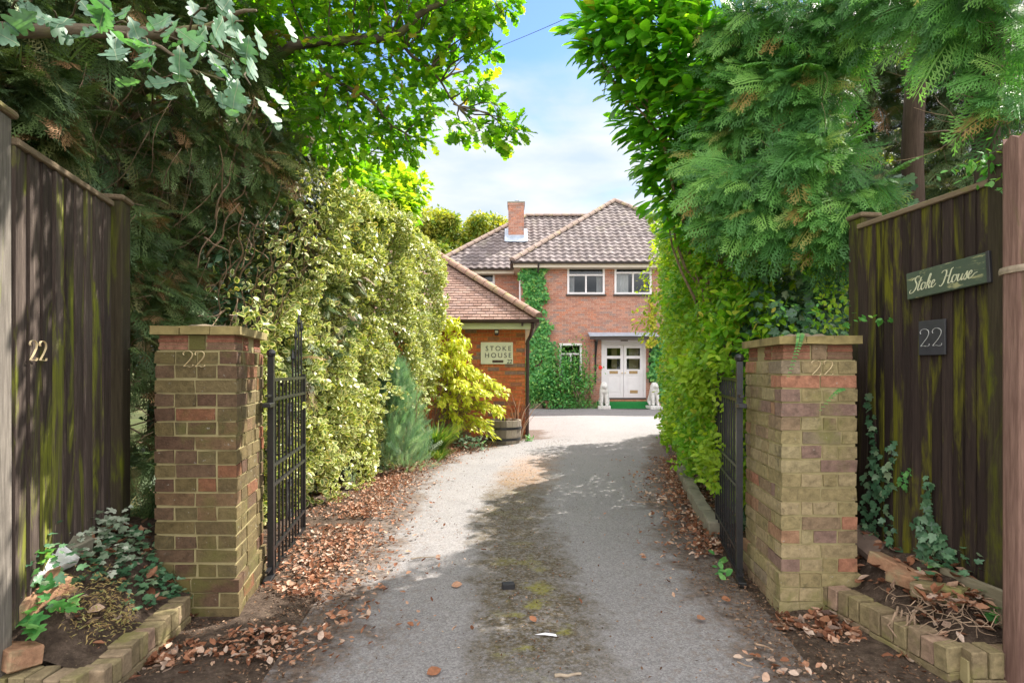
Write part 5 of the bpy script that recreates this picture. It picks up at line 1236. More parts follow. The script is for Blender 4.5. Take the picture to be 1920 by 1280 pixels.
keep = (vnoise(P, 2.6, 77) * .6 + vnoise(P, 6.5, 79) * .4) > .36
gap = (y < 5.3) & (z > 1.2 + (y - 4.25) * 1.1) & (RNG.random(n) < .75); keep &= ~gap
leaves('foliage', [M['l_var_edge'], M['l_var_mid']], P[keep], D[keep], N[keep], (RNG.uniform(.028, .075, n) * (.75 + .5 * vnoise(P, 1.8, 81)))[keep], T_VAR, e)
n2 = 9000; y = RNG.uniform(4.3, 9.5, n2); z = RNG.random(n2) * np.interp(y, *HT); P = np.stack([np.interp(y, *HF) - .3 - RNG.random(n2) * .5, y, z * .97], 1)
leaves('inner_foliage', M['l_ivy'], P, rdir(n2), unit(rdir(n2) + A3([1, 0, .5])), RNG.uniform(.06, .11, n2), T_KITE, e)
mb = MB()
for i in range(46):
    y0 = random.uniform(4.3, 9.4); zt = float(np.interp(y0, *HT)); xf = float(np.interp(y0, *HF))
    limb(mb, (xf - .55, y0, .1), (xf - random.uniform(.05, .4), y0 + random.uniform(-.5, .5), random.uniform(.6, 1) * zt), .014, .004, n=7, sides=5, wig=.08)
for i in range(130):
    y0 = random.uniform(4.2, 6.0); z0 = random.uniform(1.0, 3.1); xf = float(np.interp(y0, *HF))
    limb(mb, (xf - .3, y0 + random.uniform(-.1, .3), z0), (xf + random.uniform(-.15, .12), y0 - random.uniform(.1, .5), z0 + random.uniform(-.25, .5)), random.uniform(.005, .010), .003, n=12, sides=5, wig=.045)
mb.build('stems', M['twig'], e, True)
# green shrub growing out of the hedge top
e = empty('green_shrub', (-2.0, 8.3, 2.2), 'bright green leafy shrub rising from the top of the variegated hedge', 'shrub')
C = [W(px, py, Y) for px, py, Y in ((705, 350, 7.6), (735, 345, 8.0), (760, 375, 8.2), (720, 385, 7.6), (745, 400, 8.0), (690, 375, 7.3), (770, 350, 8.3), (680, 340, 7.2), (735, 370, 7.8), (664, 365, 7.0))]
P, O = clus_leaves(C, [.3] * len(C), [260] * len(C), .8, .9); k = len(P)
leaves('foliage', M['l_privet'], P, unit(O + rdir(k) * .6 + A3([0, 0, -.4])), unit(O * .5 + A3([0, 0, .8]) + rdir(k) * .5), RNG.uniform(.07, .13, k), T_IVY, e)
mb = MB()
for c in C: limb(mb, (-1.95, 7.8, 2.0), c, .02, .004, sides=5)
for p_ in ((785, 350, 8.4), (792, 372, 8.4), (778, 398, 8.4)): limb(mb, (-1.7, 8.1, 3.2), W(*p_), .008, .002, sides=4)
mb.build('stems', M['twig'], e, True)

# ------------------------------------------------------------------ sprays: dark conifer on the left, leyland cypress on the right
def conifer(name, label, cat, group, base, trunks, sprays, mat, templ, twigs, bark='bark', thin=0):
    e = empty(name, base, label, cat, group); mb = MB()
    for (a, b, r0, r1) in trunks: limb(mb, a, b, r0, r1, n=10, wig=.012, sides=10)
    mb.build('trunk', M[bark], e, True)
    P, D, N, SZ = sprays
    if thin:
        kp = (vnoise(P, 2.6, 41) * .6 + vnoise(P, 5.5, 43) * .4) > thin; P, D, N, SZ = P[kp], D[kp], N[kp], SZ[kp]
    leaves('crown', mat, P, D, N, SZ, templ, e)
    mb = MB()
    for (a, b, r) in twigs: limb(mb, a, b, r * .75, r * .2, n=14, sides=5, wig=.06, sag=random.uniform(-.12, .16))
    mb.build('branches', M['twig'], e, True)
    return e
# left: region x -2.3..-4.6, y 3.2..6.4, z 0..4.6, seen from the drive
def spray_wall(n, fx, y0, y1, z0, z1, dep, out, drop=.35, seed=0, lo=.22, hi=.42):
    y = RNG.uniform(y0, y1, n); z = RNG.uniform(z0, z1, n); q = np.stack([np.zeros(n), y, z], 1)
    x = fx(y, z) + ((vnoise(q, 1.3, seed) - .5) * .9 + (vnoise(q, 3.3, seed + 1) - .5) * .5) * -np.sign(out[0]) * -1 - np.sign(out[0]) * RNG.exponential(.3, n).clip(0, 1.2) * dep
    P = np.stack([x, y, z], 1); D = unit(A3(out) + rdir(n) * .75 + A3([0, 0, -drop])); N = unit(A3([0, 0, 1]) + rdir(n) * .45)
    return P, D, N, RNG.uniform(lo, hi, n)
def lx(y, z): return np.interp(y, [3.2, 4.2, 5.2, 6.5], [-2.55, -2.42, -2.25, -2.1])
sp = spray_wall(6800, lx, 3.3, 6.6, .2, 4.5, 1.0, (.8, -.55, 0), .3, 31, .18, .36)
kp = vnoise(sp[0], 1.9, 12) > .36
kp &= ~((sp[0][:, 1] > 4.9) & (sp[0][:, 2] < 2.6) & (RNG.random(len(kp)) < .6))
sp = tuple(a[kp] for a in sp)
tw = []
for i in range(420):
    y0 = random.uniform(3.4, 6.2); z0 = random.uniform(.8, 3.6); x0 = float(lx(y0, 0)) - random.uniform(.5, 1.2)
    tw.append(((x0, y0 + random.uniform(0, .8), z0 - .2), (float(lx(y0, 0)) + random.uniform(-.3, .28), y0 - random.uniform(0, .6), z0 + random.uniform(-.3, .6)), random.uniform(.005, .014)))
conifer('conifer', 'dark shaded conifer full of brown twigs above the left fence', 'tree', 'conifers flanking the gateway', (-3.3, 4.6, 0),
        [((-3.5, 3.9, 0), (-3.3, 4.0, 5.2), .1, .05), ((-3.1, 5.0, 0), (-3.0, 5.1, 5.0), .09, .04)], sp, M['l_dark'], T_SPRAY, tw)
sp = spray_wall(3000, lambda y, z: np.interp(y, [1.2, 3.3], [-2.35, -2.75]) - .15, 1.6, 3.4, 2.1, 4.3, .9, (.6, -.6, 0), .3, 35, .2, .36)
kp = vnoise(sp[0], 2.1, 14) > .3; sp = tuple(a[kp] for a in sp); tw = []
for i in range(70):
    y0 = random.uniform(1.9, 3.4); z0 = random.uniform(2.3, 3.6); tw.append(((-3.2 - random.random() * .5, y0, z0), (-2.45 - random.random() * .4, y0 - random.uniform(0, .4), z0 + random.uniform(-.2, .5)), random.uniform(.004, .01)))
conifer('conifer', 'dark conifer overhanging the left fence post at the photo edge', 'tree', 'conifers flanking the gateway', (-3.6, 2.6, 0), [((-3.7, 2.7, 0), (-3.6, 2.6, 5.0), .1, .05)], sp, M['l_dark'], T_SPRAY, tw)

# right: sprays that droop towards the drive
def cyp(label, base, cl, seed, trunks, ntw):
    P = []; D = []; N = []; SZ = []; tw = []; bx, by, _ = base
    for (c, r, k) in cl:
        c = np.asarray(c); d = rdir(k); p = c + d * (r * (1 - .6 * RNG.random(k) ** 1.5))[:, None] * np.array([1, 1, .8]); P.append(p)
        out = c - np.array([bx, by, c[2]]); out = out / max(np.linalg.norm(out), .2)
        D.append(unit(out * .7 + d * .6 + rdir(k) * .7 + A3([-.3, -.2, -.6]))); N.append(unit(A3([-.35, -.9, .55]) + rdir(k) * .5)); SZ.append(RNG.uniform(.10, .42, k))
        if random.random() < ntw:
            st_ = Vector((bx + random.uniform(-.1, .1), by, c[2] + random.uniform(-.3, .2))); tw.append((st_, Vector(c) + Vector((random.uniform(-.1, .1), random.uniform(-.1, .1), random.uniform(-.05, .1))), .013))
            for q in range(3): tw.append((Vector(c).lerp(st_, random.uniform(.2, .8)), Vector(c) + Vector((random.uniform(-.35, .35), random.uniform(-.3, .3), random.uniform(-.3, .3))), .006))
    return conifer('conifer', label, 'tree', 'conifers flanking the gateway', base, trunks, (np.concatenate(P), np.concatenate(D), np.concatenate(N), np.concatenate(SZ)), M['l_cypress'], T_SPRAY, tw, thin=.44)
c1 = []
for (px, py, Y, r) in ((1400, 60, 4.4, .3), (1460, 30, 4.3, .36), (1540, 60, 4.2, .34), (1600, 20, 4.1, .24), (1400, 170, 4.4, .26), (1450, 180, 4.3, .34), (1520, 150, 4.2, .3), (1400, 260, 4.3, .33), (1470, 260, 4.2, .32), (1530, 240, 4.1, .27), (1390, 340, 4.2, .32), (1450, 340, 4.15, .3), (1510, 310, 4.05, .27), (1550, 270, 3.95, .15),
                       (1400, 400, 4.15, .2), (1460, 410, 4.1, .2), (1530, 400, 4.0, .25), (1590, 380, 3.95, .14), (1600, 410, 3.95, .15), (1360, 320, 4.5, .2), (1375, 250, 4.5, .2), (1560, 200, 4.0, .2), (1430, 120, 4.6, .4), (1480, 380, 4.5, .35), (1540, 330, 4.5, .3), (1500, 90, 4.7, .4), (1640, 350, 3.95, .08), (1560, 440, 4.0, .14)):
    c1.append((W(px, py, Y), r * .74, int(24 + 300 * r * r * 4)))
cyp('leyland cypress with drooping blue green sprays behind the right pillar', (2.95, 5.0, 0), c1, 3, [((3.25, 4.55, 0), (3.27, 4.5, 5.3), .09, .065), ((3.95, 5.5, 0), (3.9, 5.5, 5.2), .09, .06), ((2.9, 4.9, 0), (2.6, 5.2, 4.4), .06, .03)], .9)
c2 = []
for (px, py, Y, r) in ((1700, 20, 3.7, .24), (1760, 0, 3.6, .24), (1830, 30, 3.4, .24), (1890, 60, 3.3, .2), (1900, 10, 3.3, .24), (1660, 20, 3.8, .16), (1790, 110, 3.6, .13), (1850, 110, 3.4, .16), (1800, 180, 3.6, .12), (1760, 230, 3.7, .10), (1880, 160, 3.3, .1), (1910, 190, 3.2, .1), (1850, -40, 3.3, .3), (1650, -30, 3.8, .3), (1750, -60, 3.6, .3)):
    c2.append((W(px, py, Y), r * .7, int(10 + 150 * r * r * 4)))
cyp('leyland cypress with bare brown trunk above the reddish timber post', (2.95, 3.45, 0), c2, 4, [((2.93, 3.42, 0), (2.9, 3.38, 5.0), .075, .055), ((3.5, 4.1, 0), (3.45, 4.1, 5.0), .06, .05)], 1.0)
# darker conifers one row further back fill the gaps above the right fence
sp = spray_wall(11000, lambda y, z: 4.6 + (y - 5.4) * .1, 4.4, 7.6, .2, 5.4, 1.2, (-.6, -.7, 0), .4, 51, .22, .42)
sp[0][:, 0] += (sp[0][:, 1] - 5.2) * -.75 + RNG.normal(size=len(sp[0])) * .25
kp = (vnoise(sp[0], 1.7, 15) * .65 + vnoise(sp[0], 4, 16) * .35) > .33; sp = tuple(a[kp] for a in sp); tw = []
for i in range(110):
    y0 = random.uniform(4.6, 7); x0 = 4.6 - (y0 - 5.2) * .7; z0 = random.uniform(1.2, 4.4); tw.append(((x0 + .4, y0 + .3, z0 - .1), (x0 + random.uniform(-.7, .1), y0 - random.uniform(0, .7), z0 + random.uniform(-.4, .4)), random.uniform(.006, .014)))
conifer('conifer', 'dark conifers with bare trunks further back behind the right fence', 'tree', 'conifers flanking the gateway', (4.6, 5.6, 0), [((4.5, 5.5, 0), (4.5, 5.5, 5.6), .1, .07), ((3.9, 6.2, 0), (3.85, 6.2, 5.6), .09, .06), ((5.0, 5.0, 0), (5.0, 5.0, 5.6), .09, .06)], sp, M['l_dark'], T_SPRAY, tw)
# crown parts above the picture: they only shade the gateway
# ------------------------------------------------------------------ cherry laurel leaning over the drive from the right
e = empty('cherry_laurel', (2.0, 5.6, 0), 'large glossy cherry laurel leaning over the drive from the right', 'shrub')
LC = [(1115, 60, 4.6, .20), (1150, 30, 4.6, .26), (1200, 20, 4.6, .32), (1260, 30, 4.7, .36), (1150, 100, 4.7, .22), (1210, 110, 4.7, .32), (1275, 120, 4.7, .36), (1180, 160, 4.9, .2), (1230, 190, 4.9, .3), (1290, 210, 4.8, .34), (1340, 150, 4.7, .3), (1200, 220, 5.1, .18), (1240, 260, 5.1, .28), (1300, 290, 5.0, .3), (1225, 300, 5.3, .18), (1265, 330, 5.3, .26), (1320, 360, 5.2, .3), (1340, 250, 4.7, .26), (1370, 200, 4.5, .2), (1345, 320, 4.7, .2), (1245, 370, 5.5, .2), (1290, 410, 5.4, .26), (1350, 400, 5.2, .26), (1310, 60, 4.6, .3), (1330, 440, 5.3, .22), (1112, 92, 4.6, .05), (1250, -40, 4.7, .4), (1160, -40, 4.7, .28), (1330, -30, 4.8, .36), (1270, 230, 5.4, .4), (1320, 120, 5.3, .4), (1240, 60, 5.2, .4)]
P = []; O = []; ctr = []
for (px, py, Y, r) in LC:
    c = np.array(W(px, py, Y)); k = int(30 + 1000 * r * r); d = rdir(k); P.append(c + d * (r * (1 - .6 * RNG.random(k) ** 1.4))[:, None]); O.append(d)
P = np.concatenate(P); O = np.concatenate(O); k = len(P)
D = unit(O * .55 + rdir(k) * .45 + A3([-.55, -.3, -.25])); N = unit(A3([-.2, -.25, 1]) + rdir(k) * .55)
leaves('foliage', M['l_laurel'], P, D, N, RNG.uniform(.12, .21, k), T_LAUREL, e)
mb = MB()
for i, (px, py, Y, r) in enumerate(LC):
    c = W(px, py, Y); limb(mb, (2.1 + random.uniform(-.2, .3), 5.6, max(.6, c.z - 1.6)), c, .022, .005, n=7, sides=6, wig=.05)
limb(mb, (2.2, 5.6, 0), (1.9, 5.4, 3.4), .06, .03, n=8); limb(mb, (2.3, 5.8, 0), (2.4, 5.5, 3.8), .05, .03, n=8)
mb.build('stems', M['twig'], e, True)
# ------------------------------------------------------------------ bright hedge on the right, running to the house court
e = empty('privet_hedge', (2.3, 8, 0), 'bright lime green overgrown hedge along the right of the drive', 'hedge')
RF = ([4.3, 5.0, 7.0, 9.0, 12.5], [1.74, 1.70, 1.99, 2.58, 3.62]); RT = ([4.2, 4.8, 5.6, 7.0, 12.5], [2.0, 2.5, 3.0, 3.6, 4.0])
n = 50000; y, z, b, d = hedge_face(n, RF, RT, 4.25, 12.5, 15, .36, .55, .10)
top = np.interp(y, *RT); x = np.interp(y, *RF) - b + d - .06 * np.clip((z - .5), 0, 1) + .30 * np.clip((.5 - z) / .3, 0, 1) + .4 * np.clip((z - top + .4) / .4, 0, 1) ** 2
P = np.stack([x, y, z], 1); O = unit(np.stack([-np.ones(n), -.45 * np.ones(n), .35 + .8 * np.clip((z - top + .5) / .5, 0, 1)], 1) + rdir(n) * .5)
keep = (vnoise(P, 2.4, 78) * .6 + vnoise(P, 6, 80) * .4) > .34
D = unit(O * .5 + rdir(n) * .8 + A3([0, 0, -.35])); N = unit(O * .7 + A3([0, -.1, .5]) + rdir(n) * .5)
leaves('foliage', M['l_privet'], P[keep], D[keep], N[keep], (RNG.uniform(.04, .095, n) * (.75 + .5 * vnoise(P, 1.8, 82)))[keep], T_LEAF, e)
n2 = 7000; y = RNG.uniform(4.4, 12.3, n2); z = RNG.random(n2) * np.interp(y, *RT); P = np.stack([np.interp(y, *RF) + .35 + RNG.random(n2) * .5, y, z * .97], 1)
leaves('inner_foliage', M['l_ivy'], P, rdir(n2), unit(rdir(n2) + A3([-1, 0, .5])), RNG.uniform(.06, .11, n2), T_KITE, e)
mb = MB()
for i in range(46):
    y0 = random.uniform(4.4, 12); zt = float(np.interp(y0, *RT)); xf = float(np.interp(y0, *RF)); limb(mb, (xf + .5, y0, 0), (xf + random.uniform(.05, .4), y0 + random.uniform(-.5, .5), random.uniform(.5, 1) * zt), .014, .004, n=7, sides=5, wig=.08)
mb.build('stems', M['twig'], e, True)
def sprigs(fx, ys, zs, sgn, n, leaf, mat, parent, ln=(.15, .4)):
    mb = MB(); P = []; D = []
    for i in range(n):
        y = random.uniform(*ys); z = random.uniform(*zs); a = Vector((fx(y) - sgn * .08, y, z)); L = random.uniform(*ln); d = Vector((sgn * random.uniform(.5, 1), random.uniform(-.9, .5), random.uniform(-.1, .9))).normalized(); pts = []
        for k in range(7):
            t = k / 6; p = a + d * L * t + Vector((0, 0, -.55 * L * t * t)); pts.append(p)
            for q in range(3):
                if k: P.append(tuple(p + Vector(rdir(1)[0]) * .012)); D.append(tuple(d * .6 + Vector(rdir(1)[0]) + Vector((0, 0, -.3))))
        mb.tube(pts, [.003 - .002 * k / 6 for k in range(7)], 4)
    k = len(P); leaves('sprig_leaves', mat, np.array(P), np.array(D), unit(A3([sgn * .4, -.5, .7]) + rdir(k) * .5), leaf * RNG.uniform(.6, 1.25, k), T_LEAF if not isinstance(mat, list) else T_VAR, parent)['kind'] = 'stuff'; mb.build('sprig_stems', M['twig'], parent, True)['kind'] = 'stuff'
sprigs(lambda y: float(np.interp(y, *RF)), (4.5, 11.5), (.4, 3.6), -1, 230, .06, M['l_privet'], e)
sprigs(lambda y: float(np.interp(y, *HF)) + .12, (4.5, 9.6), (.8, 3.7), 1, 170, .055, [M['l_var_edge'], M['l_var_mid']], bpy.data.objects['variegated_hedge'], (.1, .28))
# dark ivy mass filling the shade between hedge, cypress and pillar
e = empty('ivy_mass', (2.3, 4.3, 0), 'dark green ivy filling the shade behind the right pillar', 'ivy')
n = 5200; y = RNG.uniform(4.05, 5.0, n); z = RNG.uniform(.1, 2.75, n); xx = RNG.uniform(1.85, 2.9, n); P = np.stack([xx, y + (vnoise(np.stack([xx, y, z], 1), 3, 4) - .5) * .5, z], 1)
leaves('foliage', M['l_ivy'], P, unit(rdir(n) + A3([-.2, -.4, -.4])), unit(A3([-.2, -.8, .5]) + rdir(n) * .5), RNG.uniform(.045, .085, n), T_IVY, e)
n = 900; P = np.stack([RNG.uniform(1.75, 2.5, n), RNG.uniform(3.95, 4.1, n), RNG.uniform(1.5, 2.3, n)], 1); P[:, 1] += (vnoise(P, 4, 9) - .5) * .4; kp = vnoise(P, 3.4, 6) > .52; P = P[kp]; n = len(P)
leaves('light_foliage', M['l_privet'], P, unit(rdir(n) + A3([-.2, -.3, -.5])), unit(A3([-.2, -.8, .5]) + rdir(n) * .5), RNG.uniform(.035, .06, n), T_LEAF, e)

# ------------------------------------------------------------------ oak reaching over from the left
e = empty('oak_tree', (-4.6, 5.4, 0), 'oak tree with lobed leaves reaching over the gateway from the left', 'tree', None)
mb = MB(); limb(mb, (-4.7, 5.6, -.1), (-4.5, 5.4, 4.4), .26, .18, n=8, wig=.02, sides=12)
B1 = limb(mb, (-4.5, 5.4, 3.6), W(440, 100, 4.6), .09, .05, n=9, wig=.04); B2 = limb(mb, W(440, 100, 4.6), W(730, 70, 4.4), .05, .03, n=9, wig=.05, seed=4); limb(mb, W(730, 70, 4.4), W(900, -30, 4.3), .03, .014, n=8, wig=.05)
B3 = limb(mb, W(600, 130, 4.5), W(760, 250, 4.6), .02, .008, n=7, wig=.06); B4 = limb(mb, W(760, 90, 4.5), W(860, 200, 4.5), .014, .006, n=7, wig=.06); limb(mb, W(850, 195, 4.5), W(975, 245, 4.5), .008, .003, n=6, wig=.05)
limb(mb, (-4.5, 5.4, 4.0), (-.8, 5.2, 5.3), .1, .03, n=9, wig=.04); limb(mb, (-4.5, 5.4, 4.2), (-2.4, 3.4, 4.9), .1, .03, n=9, wig=.04)
OC = [(470, 20, 4.6, .34), (540, 40, 4.7, .36), (610, 30, 4.6, .34), (680, 20, 4.6, .32), (750, 10, 4.5, .3), (820, 15, 4.4, .24), (880, 10, 4.4, .2), (930, 5, 4.4, .16), (520, 120, 4.8, .34), (600, 120, 4.7, .34), (670, 110, 4.6, .3), (730, 110, 4.6, .28), (790, 90, 4.5, .24), (840, 70, 4.5, .18), (880, 60, 4.4, .12), (955, 8, 4.4, .08),
      (540, 190, 4.9, .32), (610, 200, 4.8, .32), (670, 190, 4.7, .28), (730, 180, 4.6, .26), (785, 160, 4.6, .22), (830, 150, 4.6, .14), (640, 270, 4.8, .24), (690, 260, 4.7, .22), (735, 240, 4.7, .18), (780, 260, 4.7, .15), (800, 215, 4.6, .12), (600, 250, 5.0, .26), (660, 320, 5.0, .16), (770, 285, 4.7, .08),
      (880, 160, 4.5, .10), (910, 155, 4.5, .07), (860, 235, 4.5, .1), (900, 245, 4.5, .1), (935, 225, 4.5, .11), (965, 240, 4.5, .09), (950, 262, 4.5, .06), (925, 195, 4.5, .07), (720, 290, 4.8, .1), (450, 90, 4.9, .28), (400, 20, 4.9, .3), (900, 40, 4.4, .08), (920, 95, 4.4, .04), (890, 90, 4.4, .06)]
OC += [(500, -60, 4.6, .5), (600, -70, 4.5, .5), (700, -60, 4.5, .45), (800, -60, 4.5, .4), (880, -60, 4.4, .3)]
P = []; O = []; twc = []
for (px, py, Y, r) in OC:
    c = np.array(W(px, py, Y)); k = int(14 + 900 * r * r + 90 * r); d = rdir(k); P.append(c + d * (r * RNG.random(k) ** .45)[:, None] * np.array([1, 1.25, .8])); O.append(d); twc.append((c, r))
# crown above and behind the gateway (its shade falls on the left fence and pillar)
for i in range(44):
    c = np.array([random.uniform(-3.6, -.2), random.uniform(3.4, 6.4), random.uniform(4.7, 6.0)]); r = random.uniform(.3, .5); k = int(190 * r / .4); d = rdir(k); P.append(c + d * (r * RNG.random(k) ** .5)[:, None]); O.append(d); twc.append((c, r))
P = np.concatenate(P); O = np.concatenate(O); k = len(P); D = unit(O * .6 + rdir(k) * .6 + A3([.25, -.1, -.35])); N = unit(A3([.1, -.1, 1]) + rdir(k) * .6)
base_pts = [Vector(p) for p in B1 + B2 + B3 + B4]
for c, r in twc:
    c = Vector(c); b = min(base_pts, key=lambda q: (q - c).length)
    if (b - c).length < 1.6:
        limb(mb, b, c, .008, .003, n=6, sides=5, wig=.08)
    for q in range(2): limb(mb, c, c + Vector(rdir(1)[0]) * r * .9, .0035, .0015, n=4, sides=4, wig=.1)
mb.build('trunk', M['bark_oak'], e, True)
leaves('crown', M['l_oak'], P, D, N, RNG.uniform(.075, .135, k), T_OAK, e, wid=RNG.uniform(.9, 1.25, k))
# bough close to the camera with large grey green leaves
e = empty('oak_bough', W(60, 50, 2.5), 'mossy oak bough with large grey green leaves at the upper left', 'branch')
mb = MB(); limb(mb, W(-160, 52, 2.45), W(330, 62, 2.75), .036, .026, n=12, wig=.02, sides=10, seed=2); limb(mb, W(330, 62, 2.75), W(480, 20, 2.5), .02, .006, n=7, wig=.05); limb(mb, W(210, 60, 2.65), W(420, 150, 2.35), .01, .004, n=8, wig=.05)
NL = []
for (px, py, Y, k, s) in ((215, 70, 2.2, 6, .18), (280, 90, 2.15, 5, .17), (330, 50, 2.25, 5, .17), (345, 110, 2.2, 5, .15), (60, 0, 2.1, 3, .15), (100, 20, 2.1, 3, .16), (150, 0, 2.15, 2, .15), (410, 60, 2.25, 4, .17), (440, 120, 2.2, 5, .16), (470, 160, 2.2, 4, .16), (370, 140, 2.2, 4, .15), (300, 140, 2.25, 3, .15), (455, 40, 2.3, 3, .15), (30, 30, 2.1, 2, .14), (250, 20, 2.2, 3, .16), (390, 10, 2.3, 4, .16)):
    for q in range(k):
        c = W(px + random.gauss(0, 26), py + random.gauss(0, 20), Y + random.uniform(-.15, .15)); NL.append((tuple(c), s * random.uniform(.45, .85), px))
    limb(mb, W(px - 40, 60, 2.6), W(px, py, Y), .006, .003, n=6, sides=5, wig=.06)
k = len(NL); P = np.array([q[0] for q in NL]); right = np.array([q[2] for q in NL]) > 360
D = unit(rdir(k) * .8 + A3([.25, -.2, -.7]) + np.where(right[:, None], A3([.15, 0, -.6]), A3([-.3, -.2, .1]))); N = unit(A3([.1, -.6, .6]) + rdir(k) * .75 + np.where(right[:, None], A3([.9, .2, 0]), A3([0, 0, 0])))
mb.build('limb', M['bark_oak'], e, True); leaves('foliage', [M['l_oak_near'], M['l_vein']], P, D, N, [q[1] for q in NL], T_OAKV, e, wid=RNG.uniform(1.15, 1.55, k))

# ------------------------------------------------------------------ planting by the garage and the house
e = empty('juniper', (-1.45, 7.7, 0), 'feathery blue green juniper at the foot of the variegated hedge', 'shrub')
n = 2300; t_ = RNG.random(n) ** .8; ang = RNG.uniform(0, 2 * math.pi, n); rr = (.31 * (1 - t_ ** 1.7) + .07) * np.sqrt(RNG.random(n)) * (.75 + .7 * vnoise(np.stack([ang * 1.3, t_ * 5, ang * 0], 1), 1.0, 8))
P = np.stack([-1.50 + rr * np.cos(ang) - .12 * t_, 7.75 + 1.3 * rr * np.sin(ang), .02 + 1.32 * t_], 1); O = np.stack([np.cos(ang), np.sin(ang), np.zeros(n)], 1)
leaves('foliage', M['l_blue'], P, unit(O * .8 + A3([0, 0, .8]) + rdir(n) * .4), unit(O + rdir(n) * .6), RNG.uniform(.12, .28, n), T_FEATH, e)
mb = MB()
for i in range(8): limb(mb, (-1.45, 7.75, 0), (-1.45 + random.uniform(-.3, .3), 7.75 + random.uniform(-.3, .3), random.uniform(.6, 1.2)), .012, .003, sides=5)
mb.build('stems', M['twig'], e, True)
e = empty('golden_shrub', (-1.05, 10.4, 0), 'golden yellow arching shrub in front of the garage wall', 'shrub')
mb = MB(); P = []; D = []
ends = [(820, 618, 10.0), (800, 660, 10.2), (850, 640, 10.0), (868, 640, 10.2), (890, 700, 10.1), (925, 712, 10.2), (884, 690, 10.2), (945, 745, 10.1), (955, 780, 10.2), (868, 668, 10.1), (870, 690, 9.9), (840, 700, 9.9), (810, 720, 9.9), (900, 740, 9.9), (870, 760, 9.8), (925, 810, 10.0), (840, 650, 10.4), (845, 620, 10.3), (905, 800, 9.8), (860, 800, 9.8), (855, 660, 10.4), (800, 610, 10.3), (830, 760, 9.7), (935, 760, 9.9), (820, 680, 9.7), (872, 680, 9.8), (850, 730, 9.7), (890, 722, 9.7), (945, 725, 10.2), (780, 690, 10.2), (918, 720, 9.8), (805, 640, 10.1), (860, 610, 10.4)]
for j in range(2):
    for (px, py, Y) in ends:
        E_ = W(px + random.gauss(0, 10), py + random.gauss(0, 9), Y + random.uniform(-.15, .15)); a = Vector((-1.25 + random.uniform(-.25, .35), 10.45 + random.uniform(-.2, .2), 0)); pts = []
        for i in range(13):
            t = i / 12; p = a.lerp(E_, t); p.z = a.z + (E_.z - a.z) * math.sin(min(1, t * 1.12) * math.pi / 2) ** .8 + .22 * math.sin(math.pi * t) * (1.2 - .5 * t); pts.append(p)
        mb.tube(pts, [.010 - .008 * i / 12 for i in range(13)], 5)
        for i in range(3, 13):
            for q in range(7 if i > 5 else 3):
                f = random.random(); p = pts[i - 1].lerp(pts[i], f); d = (pts[i] - pts[i - 1]).normalized(); P.append(tuple(p + Vector(rdir(1)[0]) * .05)); D.append(tuple(d))
mb.build('stems', M['twig'], e, True); P = np.array(P); D = np.array(D); k = len(P)
leaves('foliage', M['l_yellow'], P, unit(D * .7 + rdir(k) * .65 + A3([.15, -.15, -.35])), unit(A3([.1, -.4, .8]) + rdir(k) * .5), RNG.uniform(.07, .14, k), T_LANCE, e, wid=RNG.uniform(1.3, 2.0, k))
def tuft(label, c, n, h, spread, mat, cat='plant', name='grass_tuft', group=None):
    k = n; a = RNG.uniform(0, 2 * math.pi, k); r = np.sqrt(RNG.random(k)) * spread * .35; P = np.stack([c[0] + r * np.cos(a), c[1] + r * np.sin(a), np.full(k, c[2])], 1)
    o = leaves(name, mat, P, unit(np.stack([np.cos(a) * spread / h * .8, np.sin(a) * spread / h * .8, np.ones(k)], 1) + rdir(k) * .2), unit(np.stack([-np.cos(a), -np.sin(a), .6 * np.ones(k)], 1) + rdir(k) * .2), h * RNG.uniform(.6, 1.1, k), T_BLADE, None, wid=RNG.uniform(.7, 1.3, k)); return tag(o, label, cat, group)
tuft('strappy green grass tuft beside the juniper under the golden shrub', (-1.22, 9.0, 0), 420, .62, .34, M['l_grass'])
tuft('smaller green grass tuft at the drive edge in front of the golden shrub', (-1.12, 8.6, 0), 160, .3, .26, M['l_grass'])
tuft('thin pinkish dry grass stalks against the garage corner', (.1, 10.95, .0), 40, .9, .22, M['l_dead'])
def mound(name, label, cl, per, leaf, mat, templ, group=None, cat='plant'):
    C = [c for c, r in cl]; P, O = clus_leaves(C, [r for c, r in cl], [max(8, int(per * r * r * 30)) for c, r in cl], .9, .9); P[:, 2] = np.maximum(P[:, 2], .02); k = len(P)
    o = leaves(name, mat, P, unit(O * .5 + rdir(k) * .7 + A3([0, 0, -.1])), unit(O * .5 + A3([0, -.2, .9]) + rdir(k) * .4), leaf * RNG.uniform(.65, 1.25, k), templ); return tag(o, label, cat, group)
mound('leafy_plant', 'grey green low plant between the grass tuft and barrel', [((-.75, 9.75, .12), .16), ((-.55, 9.8, .1), .14), ((-.9, 9.7, .1), .13)], 60, .09, M['l_blue'], T_KITE)
mound('leafy_plant', 'small yellow green weed at the foot of the downpipe', [((.28, 10.85, .05), .1), ((.36, 10.8, .04), .07)], 90, .07, M['l_weed'], T_KITE)
